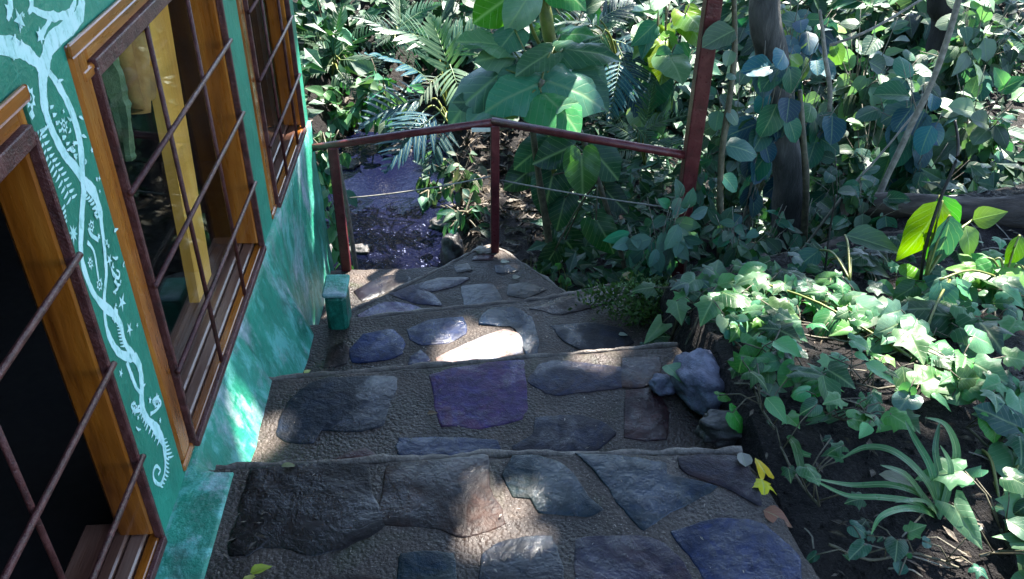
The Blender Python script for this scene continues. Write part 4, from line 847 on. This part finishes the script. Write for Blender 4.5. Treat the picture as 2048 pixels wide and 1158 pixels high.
sp = sapling('thin grey sapling stem right of the tall post', [on_y(1442, 560, 2.85)-Vector((0, 0, .1)), on_y(1440, 480, 2.85), on_y(1442, 330, 2.85), on_y(1462, 180, 2.87), on_y(1470, 60, 2.9), on_y(1462, -80, 2.9)], [.014, .013, .011, .010, .008], 'stem')
for u, v in [(1470,150),(1455,220),(1462,100),(1450,290),(1470,60),(1445,350)]:
    p = on_y(u, v, 2.86); d = rvec(.06); leaf(L_ROUND, sp, p, p+Vector((rnd(-.12, .12), -.03, rnd(-.05, .02))), Vector((0, -.5, .8)), 1, jit(random.choice([TEALG, GREY])))
sapling('pale stem standing right against the grey trunk', [on_y(1618, 470, 3.15)-Vector((0, 0, .15)), on_y(1612, 380, 3.15), on_y(1606, 270, 3.15), on_y(1600, 180, 3.2)], [.017, .015, .012, .009], 'stem')
sapling('lichened stem slanting up to the right before the thicket', [on_y(1725, 480, 3.0)-Vector((0, 0, .05)), on_y(1745, 420, 3.0), on_y(1808, 280, 3.05), on_y(1870, 150, 3.1), on_y(1915, 10, 3.15), on_y(1935, -80, 3.2)], [.016, .014, .013, .012, .011], 'twig')
sapling('thin crossing twig above the log', [on_y(1570, 520, 3.0)-Vector((0, 0, .1)), on_y(1680, 400, 3.05), on_y(1760, 310, 3.1), on_y(1850, 200, 3.2)], [.006, .005, .004], 'twig', 'twig')
sapling('long pale twig crossing the thicket at the top right', [on_y(1660, 90, 4.0), on_y(1740, 60, 4.0), on_y(1850, -5, 4.1)], [.008, .007, .006], 'twig', 'twig')
sapling('pale forked twig in the sun right of the grey trunk', [on_y(1665, 250, 3.7)-Vector((0, 0, .2)), on_y(1660, 200, 3.7), on_y(1650, 110, 3.75), on_y(1640, 20, 3.8)], [.012, .011, .007], 'twig', 'twig')
sapling('black dead stalk rising through the lime leaves', [on_y(1838, 590, 2.3), on_y(1850, 500, 2.3), on_y(1880, 400, 2.32), on_y(1915, 310, 2.35), on_y(1910, 240, 2.4)], [.006, .0055, .004], 'black_twig', 'dead_stalk')
sapling('second black dead stalk left of the lime leaves', [on_y(1648, 560, 2.45), on_y(1660, 460, 2.5), on_y(1672, 390, 2.5)], [.004, .003], 'black_twig', 'dead_stalk')
sapling('bare twig stem between trunk and sapling', [on_y(1508, 420, 3.3)-Vector((0, 0, .2)), on_y(1512, 340, 3.3), on_y(1530, 230, 3.35)], [.006, .004], 'twig', 'twig')
sapling('dead pale stem leaning by the left railing post', [on_y(715, 560, 3.7), on_y(695, 420, 3.6), on_y(680, 330, 3.6)], [.012, .010, .006], 'twig', 'dead_stalk')
lg = empty('fallen_log', on_y(1880, 420, 2.9), 'weathered fallen log lying across the bank at the right', 'log')
a_, b_ = on_y(1690, 415, 2.95), on_y(2150, 425, 2.75)
vs_ = []; fs = []; NL, NR = 46, 20
for i in range(NL+1):
    f = i/NL; c = a_.lerp(b_, f); c.z += .015*math.sin(f*7); r = .062*(.75+.35*f)
    for k in range(NR):
        an = 2*math.pi*k/NR; rr = r*(1+.16*nz(f*5, an*1.2) + .20*nz(f*2.5, math.cos(an)*2.4, math.sin(an)*2.4) + .07*nz(f*14, math.cos(an)*7, math.sin(an)*7))
        vs_.append(c + Vector((0, math.cos(an), math.sin(an)))*rr)
for i in range(NL):
    for k in range(NR): fs.append((i*NR+k, i*NR+(k+1) % NR, (i+1)*NR+(k+1) % NR, (i+1)*NR+k))
fs.append(tuple(range(NR))); fs.append(tuple(range(NL*NR+NR-1, NL*NR-1, -1)))
put('trunk', vs_, fs, M['log'], lg, smooth=True)
t = MB(); t.tube(spline([on_y(1640, 500, 2.7), on_y(1720, 480, 2.75), on_y(1830, 470, 2.75)], 6), lerp_list([.02, .035, .02], 13), 8, .4); t.build('branch', M['log'], lg, True)

# ================================================================== RIGHT BANK: ivy, lime leaves, strap plant
def gz(x, y): return ground_h(x, y)
def vine(label, pts_px, nleaf, llen, cols_, meshes=None, spread=.10, lift=(.03, .11), name='ivy_plant', zz=-.03):
    pts = [on_z(u, v, zz) for u, v in pts_px]
    for p in pts: p.z = gz(p.x, p.y)+.012
    meshes = meshes or L_IVY+L_IVY[1:3]+L_HEART+L_OVATE[:2]
    root = empty(name, pts[0], label, 'vine'); t = MB(); path = spline(pts, 8)
    for p in path: p.z = gz(p.x, p.y)+.012
    t.tube(path, .0035, 5, .2)
    for k in range(nleaf):
        p = path[int(rnd(0, len(path)-.01))]; o2 = p + Vector((rnd(-spread, spread), rnd(-spread, spread), 0)); o2.z = max(gz(o2.x, o2.y), p.z-.05) + rnd(*lift)
        d = Vector((rnd(-1, 1), rnd(-1.0, .35), rnd(-.45, .15))).normalized(); L = rnd(llen[0]*.55, llen[1]*.92)
        t.tube([p, (p+o2)*.5+Vector((0, 0, .02)), o2], .0018, 4)
        leaf(meshes, root, o2, o2+d*L, (Vector((0, -.3, .9)) + rvec(.35)).normalized(), rnd(.85, 1.1), jit(random.choice(cols_), .4))
    t.build('runner', M['stem'], root, True); return root
IV = [(.05, .16, .055), (.075, .22, .085), (.045, .15, .085), (.10, .24, .10), (.02, .075, .035), (.03, .11, .03), (.06, .19, .04), (.05, .16, .07), (.09, .23, .12), (.12, .26, .15)]
vine('ivy trailing along the right edge of the third step', [(1290,590),(1360,560),(1430,580),(1500,600)], 24, (.07, .12), IV)
vine('ivy in the middle of the bank below the lime leaves', [(1480,560),(1560,560),(1650,570),(1740,580)], 34, (.07, .13), IV)
vine('pale sunlit ivy in the centre of the right bank', [(1470,640),(1560,640),(1650,650),(1740,680)], 36, (.07, .13), IV+[PALE])
vine('ivy with large leaves at the right of the bank', [(1700,640),(1800,660),(1900,650),(2000,640)], 36, (.08, .15), IV+[PALE])
vine('ivy strand beside the lilac rock', [(1440,640),(1480,690),(1520,740),(1560,770)], 14, (.06, .10), IV)
vine('ivy above the strap-leaved plant', [(1560,740),(1650,770),(1740,790),(1830,780)], 24, (.07, .12), IV)
vine('ivy at the right edge above the broad pale leaves', [(1820,760),(1900,770),(1980,790),(2060,820)], 30, (.07, .13), IV+[DEEP])
vine('ivy climbing at the far right edge of the bank', [(1880,580),(1960,560),(2040,580),(2100,600)], 26, (.08, .14), IV)
vine('sparse ivy behind the oval shrub at the edge of the hollow', [(1350,560),(1420,540),(1500,530),(1580,520)], 20, (.05, .09), [TEALG, GREY, GREEN])
vine('ivy sprig left of the strap-leaved plant', [(1510,790),(1525,830),(1545,870)], 8, (.06, .10), [GREEN, (.05, .2, .03)])
vine('ivy in the lower right corner of the picture', [(1960,1110),(2020,1100),(2080,1080)], 10, (.08, .13), [TEALG, PALE], L_IVY+L_OVATE)
vine('ivy strand at the right edge below the log', [(1760,520),(1850,540),(1950,520),(2050,500)], 26, (.07, .12), IV+[LIME])
vine('ivy filling the right edge beside the broad pale leaves', [(1930,860),(1990,900),(2050,880),(2110,930)], 22, (.07, .12), IV)
vine('small creeping plant on the dark soil under the strap leaves', [(1640,830),(1720,860),(1790,850)], 16, (.04, .08), IV)
vine('creeping leaves at the very right bottom edge', [(2000,1060),(2050,1120),(2100,1160)], 14, (.07, .12), IV+[PALE])
vine('small creeper at the foot of the log', [(1600,500),(1690,480),(1790,470),(1900,465)], 40, (.05, .09), [DEEP, TEALG, GREY, GREEN])
vine('sparse little creeper on the black soil at the bottom right', [(1660,1080),(1740,1110),(1830,1100),(1920,1130)], 14, (.03, .06), [DEEP, GREEN, TEALG])
vine('creeper between the strap leaves and the first step', [(1560,900),(1600,960),(1640,1010)], 10, (.03, .06), [DEEP, GREEN])
def plant_px(label, base, lv, meshes, name, cat, up=(0, -.5, .8), stem='green_stem', r=.004):
    root = empty(name, base, label, cat); t = MB()
    for b, tp, z0, z1, c, wf in lv:
        d0 = on_y(*b, z0); d1 = on_y(*tp, z1); leaf(meshes, root, d0, d1, Vector(up)+rvec(.1), wf, jit(c, .12)); t.tube(spline([base, base.lerp(d0, .55)+Vector((0, .01, .03)), d0], 4), r, 5)
    t.build('stalk', M[stem], root, True); return root
plant_px('bright lime leaved plant in front of the log', on_z(1850, 560, -.03), [((1885,400),(1815,535),2.35,2.28,LIME,.9),((1900,425),(1870,520),2.38,2.3,(.06,.2,.03),.9),((1880,390),(1905,500),2.4,2.33,(.08,.24,.03),.9),((1945,440),(2012,425),2.4,2.35,LIME,1.2),((1930,450),(1955,520),2.4,2.32,LIME,1.0),((1900,430),(1885,575),2.3,2.25,TEALG,.7)], L_OVATE, 'lime_leaf_plant', 'plant', (0, -.8, .5))
plant_px('long pale grey leaf plant left of the lime leaves', on_z(1700, 560, -.03), [((1690,470),(1810,500),2.5,2.42,(.10,.17,.13),.75),((1660,520),(1760,520),2.5,2.45,(.08,.14,.11),.7),((1640,500),(1580,540),2.5,2.42,TEALG,.8),((1700,520),(1790,545),2.45,2.4,GREY,.7)], L_OVATE, 'pale_leaf_plant', 'plant')
plant_px('lime green leaves at the right edge beside the log', on_z(2010, 560, -.03), [((2040,470),(2020,545),2.3,2.25,LIME,1.0),((1960,520),(1925,590),2.3,2.2,(.07,.2,.04),.9),((1990,520),(1960,610),2.28,2.2,(.07,.2,.05),.9),((2050,540),(2000,600),2.25,2.15,LIME,.9),((1880,560),(1905,650),2.15,2.05,TEALG,1.1)], L_OVATE+L_IVY, 'lime_leaf_plant', 'plant', (0, -.7, .6))
plant_px('broad pale round leaves at the right edge near the bottom', on_z(2000, 1010, -.03), [((2062,900),(1990,1010),1.50,1.38,(.24,.30,.14),1.0),((1975,975),(1905,1035),1.42,1.36,(.17,.30,.17),1.1),((2070,1010),(2030,940),1.38,1.45,(.14,.2,.05),.9),((1965,900),(1945,950),1.5,1.45,PALE,.8),((2010,1030),(1960,1060),1.38,1.3,TEALG,.8)], L_ROUND, 'broad_leaf_plant', 'plant', (0, -.6, .75))
plant_px('large white-lit lobed leaf plant in the bank', on_z(1830, 720, -.03), [((1850,640),(1798,620),2.05,2.02,PALE,1.1),((1800,690),(1930,720),1.98,1.9,(.2,.3,.18),.8),((1780,690),(1660,700),2.0,1.95,(.1,.24,.11),.7),((1900,560),(1890,660),2.2,2.1,TEALG,1.1),((1560,575),(1552,520),2.35,2.4,PALE,1.2),((1500,560),(1490,620),2.3,2.22,(.12,.25,.14),1.2)], L_IVY, 'lobed_leaf_plant', 'plant', (0, -.35, .9))
# strap-leaved plant
spb = on_z(1878, 1030, -.03); spb.z = gz(spb.x, spb.y)
sp_ = empty('strap_leaf_plant', spb, 'strap leaved spider plant arching over the dark soil', 'plant')
def strap(pts_px, w, c):
    pts = [spb + Vector((rnd(-.01, .01), rnd(-.01, .01), 0))] + [on_y(u, v, y) for u, v, y in pts_px]; sp2 = spline(pts, 6); k = len(sp2); vs_ = []; uv = []
    for i, p in enumerate(sp2):
        f = i/(k-1); t_ = (sp2[min(i+1, k-1)]-sp2[max(i-1, 0)]).normalized(); n_ = t_.cross(Vector((0, -.35, .9)).cross(t_)).normalized() if t_.length else Vector((0, 0, 1)); sd = t_.cross(n_)
        ww = w*min(1, .5+f*2)*max(.03, (1-f**4))
        vs_ += [p - sd*ww + n_*ww*.3, p, p + sd*ww + n_*ww*.3]; uv += [(.2, f), (.5, f), (.8, f)]
    fs = []
    for i in range(k-1): fs += [(i*3, i*3+1, i*3+4, i*3+3), (i*3+1, i*3+2, i*3+5, i*3+4)]
    put('leaf', vs_, fs, M['leaf_gloss'], sp_, uv, True, jit(c, .15))
SC = [(.055, .15, .06), (.035, .12, .045), (.075, .16, .08)]
for pts, w, ci in [([(1850,960,1.33),(1790,905,1.36),(1730,895,1.38),(1680,920,1.36)],.015,0),([(1862,940,1.36),(1830,880,1.42),(1810,840,1.48)],.016,1),([(1900,960,1.36),(1912,900,1.4),(1890,850,1.44),(1850,835,1.44)],.017,0),([(1895,980,1.33),(1900,930,1.36),(1880,890,1.4)],.014,2),([(1840,990,1.3),(1780,970,1.3),(1700,970,1.3),(1620,955,1.28)],.013,1),([(1830,1005,1.28),(1760,995,1.26),(1690,990,1.25),(1610,950,1.26)],.012,1),([(1840,1020,1.26),(1800,1018,1.24),(1760,1035,1.2),(1742,1070,1.18)],.013,0),([(1850,1000,1.3),(1810,950,1.3),(1760,930,1.3)],.016,2),([(1660,870,1.55),(1700,840,1.6),(1755,835,1.62)],.013,1),([(1880,960,1.35),(1870,900,1.4),(1880,840,1.47)],.015,1),([(1860,1010,1.27),(1830,1000,1.22),(1790,1005,1.2)],.009,2)]:
    if pts[0][0] == 1660: continue
    strap(pts, w*.62, SC[ci])
st2b = on_z(1575, 880, -.03); st2b.z = gz(st2b.x, st2b.y); spb = st2b
sp_ = empty('strap_leaf_plant', st2b, 'single arching strap leaf left of the spider plant', 'plant')
strap([(1600, 868, 1.58), (1660, 838, 1.62), (1710, 824, 1.64), (1752, 838, 1.64)], .013, SC[1]); strap([(1590, 890, 1.52), (1600, 930, 1.47), (1605, 950, 1.45)], .012, (.05, .17, .03)); strap([(1582, 880, 1.55), (1600, 905, 1.5), (1640, 915, 1.5)], .011, (.05, .17, .03))
# moss cushion at the right edge of the third step
def moss(label, pts_px, z, n, size, c, h=.05, name='moss_cushion'):
    vs_ = []; fs = []; uv = []; cs = [on_z(u, v, z) for u, v in pts_px]
    for _ in range(n):
        c0 = random.choice(cs); p = c0 + Vector((random.gauss(0, .045), random.gauss(0, .03), rnd(0, h))); d = (Vector((rnd(-1, 1), rnd(-1, 1), rnd(.1, 1)))).normalized(); L = rnd(*size); s_ = d.cross(rvec(1)).normalized()*L*.22; b = len(vs_)
        vs_ += [p, p+d*L*.5+s_, p+d*L, p+d*L*.5-s_]; uv += [(.5, 0), (.9, .5), (.5, 1), (.1, .5)]; fs.append((b, b+1, b+2, b+3))
    return tag(put(name, vs_, fs, M['moss'], None, uv, False, c), label, None, kind='stuff')
moss('green moss and tiny leaves growing over the right end of the third step', [(1200,610),(1240,600),(1280,600),(1320,620),(1340,640),(1260,640),(1300,575),(1290,640)], -.33, 1500, (.012, .03), (.05, .10, .02), .06)
moss('tiny pale leaves above the moss by the step', [(1265,575),(1300,570),(1330,590)], -.27, 220, (.012, .022), (.14, .22, .10), .03, 'moss_flowers')

# ================================================================== ROCKS, FALLEN LEAVES, LITTER
def rock(label, c, r, mat, seed, name='rock', squash=(1, 1, .8), rot=0):
    bm = bmesh.new(); bmesh.ops.create_icosphere(bm, subdivisions=4, radius=1)
    for v in bm.verts:
        n_ = v.co.normalized(); q = n_ + Vector((seed, seed*.7, -seed*.3))
        k = 1 + .34*mnoise.noise(q*1.5) + .20*mnoise.noise(q*3.3) - .16*abs(mnoise.noise(q*6.1)) + .07*mnoise.noise(q*13)
        f = Vector((n_.x, n_.y, n_.z))*k
        f = Vector((math.copysign(abs(f.x)**.85, f.x), math.copysign(abs(f.y)**.85, f.y), math.copysign(abs(f.z)**.85, f.z)))
        v.co = Vector((f.x*squash[0], f.y*squash[1], f.z*squash[2]))*r
    me = bpy.data.meshes.new(name); bm.to_mesh(me); bm.free(); me.materials.append(M[mat]); me.polygons.foreach_set('use_smooth', [True]*len(me.polygons))
    o = bpy.data.objects.new(name, me); col.objects.link(o); o.location = c; o.rotation_euler.z = rot
    return tag(o, label, 'rock')
rock('lumpy lilac grey rock at the right edge of the second step', on_z(1400, 762, -.12), .088, 'rock_lilac', 3.37, squash=(.80, 1.25, .72), rot=.3)
rock('dark rounded rock overhanging a black gap below the lilac rock', Vector((.69, 1.68, -.10)), .068, 'rock_dark', 8.21, squash=(1.25, .8, .62))
rock('small grey stone left of the lilac rock', on_z(1325, 770, -.15), .035, 'rock_lilac', 12)
rock('pale pebble at the tip of the landing', on_z(968, 500, -.505), .03, 'rock_tan', 15, squash=(1.2, .8, .6))
rock('dark boulder at the bank below the corner post', on_y(905, 505, 3.9), .09, 'rock_dark', 21, squash=(.7, .8, 1.2))
rock('dark round stone among the ivy', on_z(1890, 650, -.05), .06, 'rock_dark', 25)
for i, (u, v, r, lab) in enumerate([(720, 500, .06, 'dark stone in the stream near the left post'), (640, 500, .09, 'dark stone in the stream by the wall'), (860, 380, .07, 'stone at the right side of the stream'), (800, 300, .08, 'flat stone far up the stream'), (690, 330, .08, 'stone at the left bank of the stream'), (890, 450, .08, 'larger dark stone on the right bank of the stream')]):
    p = on_z(u, v, STREAM_Z); rock(lab, p+Vector((0, 0, -.01)), r, 'rock_dark', 30+i, squash=(1.2, .9, .6))
def fallen(label, u, v, z, L, ang, c, meshes=L_OVATE, wf=1.0, mat=None):
    p = on_z(u, v, z+.008); d = Vector((math.cos(ang), math.sin(ang), .12)); o = leaf(meshes, None, p-d*L*.5, p+d*L*.5, Vector((rnd(-.2, .2), rnd(-.3, .1), 1)), wf, c, 'fallen_leaf'); tag(o, label, 'leaf')
YEL, ORG = (.55, .42, .02), (.36, .15, .035)
fallen('upper yellow fallen leaf beside the first step', 1522, 930, 0, .06, 1.7, YEL, L_IVY)
fallen('lower yellow fallen leaf beside the first step', 1528, 972, 0, .06, -1.7, YEL, L_IVY)
fallen('orange brown fallen leaf at the lower right of the first step', 1556, 1030, 0, .065, -.6, ORG, L_OVATE, 1.1)
fallen('pale grey fallen leaf left of the yellow leaves', 1488, 918, 0, .045, 1.5, (.3, .28, .24), L_ROUND)
fallen('yellow fallen leaf at the bottom left of the first step', 522, 1138, 0, .045, .3, (.4, .38, .05), L_OVATE, .8)
fallen('second yellow leaf at the bottom edge below the wall', 500, 1152, 0, .035, .7, (.4, .38, .05), L_OVATE, .7)
fallen('small dead leaf on the second step beside the violet stone', 865, 826, -.17, .03, .1, (.2, .13, .06), L_OVATE)
fallen('pale yellow leaf at the edge of the first step near the wall', 577, 930, 0, .035, .1, (.3, .3, .1), L_LANCE)
fallen('small yellow leaf on the left of the third step', 615, 742, -.34, .03, 1.0, (.4, .34, .06), L_OVATE)
fallen('pale scrap of leaf on the landing', 1010, 522, -.51, .04, .2, (.5, .45, .4), L_OVATE)
fallen('second pale scrap of leaf on the landing', 1033, 553, -.51, .04, .5, (.5, .45, .4), L_OVATE)
fallen('white leaf scrap on the slate of the third step', 1247, 668, -.34, .035, .0, (.55, .6, .5), L_OVATE)
fallen('green leaf lying against the lilac rock', 1350, 745, -.10, .09, -1.2, (.06, .19, .08), L_OVATE, 1.1)
fallen('pale yellowed leaf on the dark soil under the ivy', 1545, 772, -.03, .07, 1.0, PALE, L_IVY)
fallen('torn straw coloured leaf under the strap leaves', 1800, 955, .02, .09, -.4, (.3, .27, .2), L_LANCE)
fallen('yellow leaf at the foot of the stem below the right rail', 1256, 552, -.30, .06, -1.4, (.3, .22, .03), L_OVATE)
def litter(name, label, n, gen, size, cols_mat, flat=True):
    vs_ = []; fs = []
    for _ in range(n):
        p = gen()
        if p is None: continue
        a = rnd(0, 6.28); L = rnd(*size); d = Vector((math.cos(a), math.sin(a), rnd(-.3, .4)))*L; s_ = Vector((-math.sin(a), math.cos(a), rnd(-.4, .4)))*L*rnd(.12, .4); b = len(vs_); up = Vector((0, 0, L*rnd(.05, .3)))
        vs_ += [p-d*.5, p+s_*.5+up, p+d*.5, p-s_*.5+up*.3]; fs += [(b, b+1, b+2), (b, b+2, b+3)]
    return tag(put(name, vs_, fs, M[cols_mat], None), label, kind='stuff')
def g_bank():
    x, y = rnd(.66, 2.3), rnd(.9, 3.0); return Vector((x, y, gz(x, y)+.006))
litter('leaf_litter', 'brown dry leaf bits scattered over the dark soil bank', 620, g_bank, (.012, .05), 'litter')
def g_str():
    x, y = rnd(-.1, .5), rnd(3.7, 6.0); return Vector((x, y, max(gz(x, y), STREAM_Z)+.01))
litter('stream_bank_litter', 'pale dry leaves heaped along the right bank of the stream', 900, g_str, (.03, .10), 'litter')
def g_far():
    x, y = rnd(-1.8, 4.5), rnd(4.5, 8.2); return Vector((x, y, gz(x, y)+.015))
litter('forest_floor_litter', 'dry leaves on the forest floor behind the stream', 2500, g_far, (.05, .14), 'litter')
def g_step():
    z, y0, y1 = random.choice([(0, 1.05, 1.48), (-.17, 1.6, 2.05), (-.34, 2.2, 2.55)]); x, y = rnd(-.5, .62), rnd(y0, y1); return Vector((x, y, z+.008))
litter('step_crumbs', 'tiny bits of grit and dry leaf on the steps', 160, g_step, (.004, .013), 'rock_tan')
def pebbles(n):
    vs_ = []; fs = []
    for _ in range(n):
        x, y = rnd(.66, 1.6), rnd(.8, 2.2); r = rnd(.002, .0065); p = Vector((x, y, gz(x, y)+r*.3)); b = len(vs_)
        for d in ((1,0,0),(-1,0,0),(0,1,0),(0,-1,0),(0,0,.7),(0,0,-.7)): vs_.append(p + Vector(d)*r*rnd(.7, 1.3))
        fs += [(b,b+2,b+4),(b+2,b+1,b+4),(b+1,b+3,b+4),(b+3,b,b+4),(b+2,b,b+5),(b+1,b+2,b+5),(b+3,b+1,b+5),(b,b+3,b+5)]
    tag(put('soil_crumbs', vs_, fs, M['soil'], None), 'small stones and crumbs of soil on the bank', kind='stuff')
pebbles(1100)
t = MB()
for _ in range(110):
    x, y = rnd(.7, 2.2), rnd(.85, 2.9); a = rnd(0, 6.28); L = rnd(.04, .22); pts = []
    for k in range(4):
        f = k/3; px, py = x+math.cos(a)*L*f, y+math.sin(a)*L*f; pts.append(Vector((px, py, gz(px, py)+.006+.02*math.sin(f*3.1)*rnd(0, 1))))
    t.tube(pts, rnd(.0012, .0032), 4)
tag(t.build('twig_litter', M['twig'], None), 'thin dead twigs strewn over the soil bank', kind='stuff')
def g_corner():
    z, y0, x0, x1 = random.choice([(-.17, 1.535, -.52, .62), (-.34, 2.105, -.48, .6), (-.51, 2.64, -.4, .45), (0, 1.3, -.55, -.45)])
    return Vector((rnd(x0, x1), y0 + abs(random.gauss(0, .02)) if z else rnd(1.1, 1.48), z+.006))
litter('corner_litter', 'bits of dead leaf and twig caught in the corners of the steps', 150, g_corner, (.008, .026), 'litter')
# far undergrowth: a mass of leaves nobody could count, fills the slope behind the shrubs
vs_ = []; fs = []; uv = []
for _ in range(14000):
    x, y = rnd(-3.5, 7), rnd(5.6, 9.5)
    if abs(x-xc(y)) < .55 and y < 6.6: continue
    p = Vector((x, y, gz(x, y) + abs(random.gauss(0, .22)))); z = (Vector((0, -.5, .8)) + rvec(.6)).normalized(); a = rnd(0, 6.28); yv = Vector((math.cos(a), math.sin(a), rnd(-.6, .3))); yv = (yv - z*yv.dot(z)).normalized(); xv = yv.cross(z); L = rnd(.07, .19); b = len(vs_)
    for (lx, ly, lz) in ((0, 0, 0), (-.27, .4, .05), (0, .45, -.02), (.27, .4, .05), (0, 1, -.16)): vs_.append(p + xv*lx*L + yv*ly*L + z*lz*L); uv.append((.5+lx, ly))
    fs += [(b, b+2, b+1), (b, b+3, b+2), (b+1, b+2, b+4), (b+2, b+3, b+4)]
for _ in range(7000):
    x, y = rnd(.25, 3.6), rnd(3.0, 5.7)
    if x < .3 + .12*(y-3): continue
    p = Vector((x, y, gz(x, y) + abs(random.gauss(0, .09)))); z = (Vector((0, -.5, .8)) + rvec(.6)).normalized(); a = rnd(0, 6.28); yv = Vector((math.cos(a), math.sin(a), rnd(-.6, .3))); yv = (yv - z*yv.dot(z)).normalized(); xv = yv.cross(z); L = rnd(.05, .12); b = len(vs_)
    for (lx, ly, lz) in ((0, 0, 0), (-.27, .4, .05), (0, .45, -.02), (.27, .4, .05), (0, 1, -.16)): vs_.append(p + xv*lx*L + yv*ly*L + z*lz*L); uv.append((.5+lx, ly))
    fs += [(b, b+2, b+1), (b, b+3, b+2), (b+1, b+2, b+4), (b+2, b+3, b+4)]
tag(put('undergrowth', vs_, fs, M['leaf_canopy'], None, uv, False, DEEP), 'mass of dark green undergrowth on the slope at the back', kind='stuff')
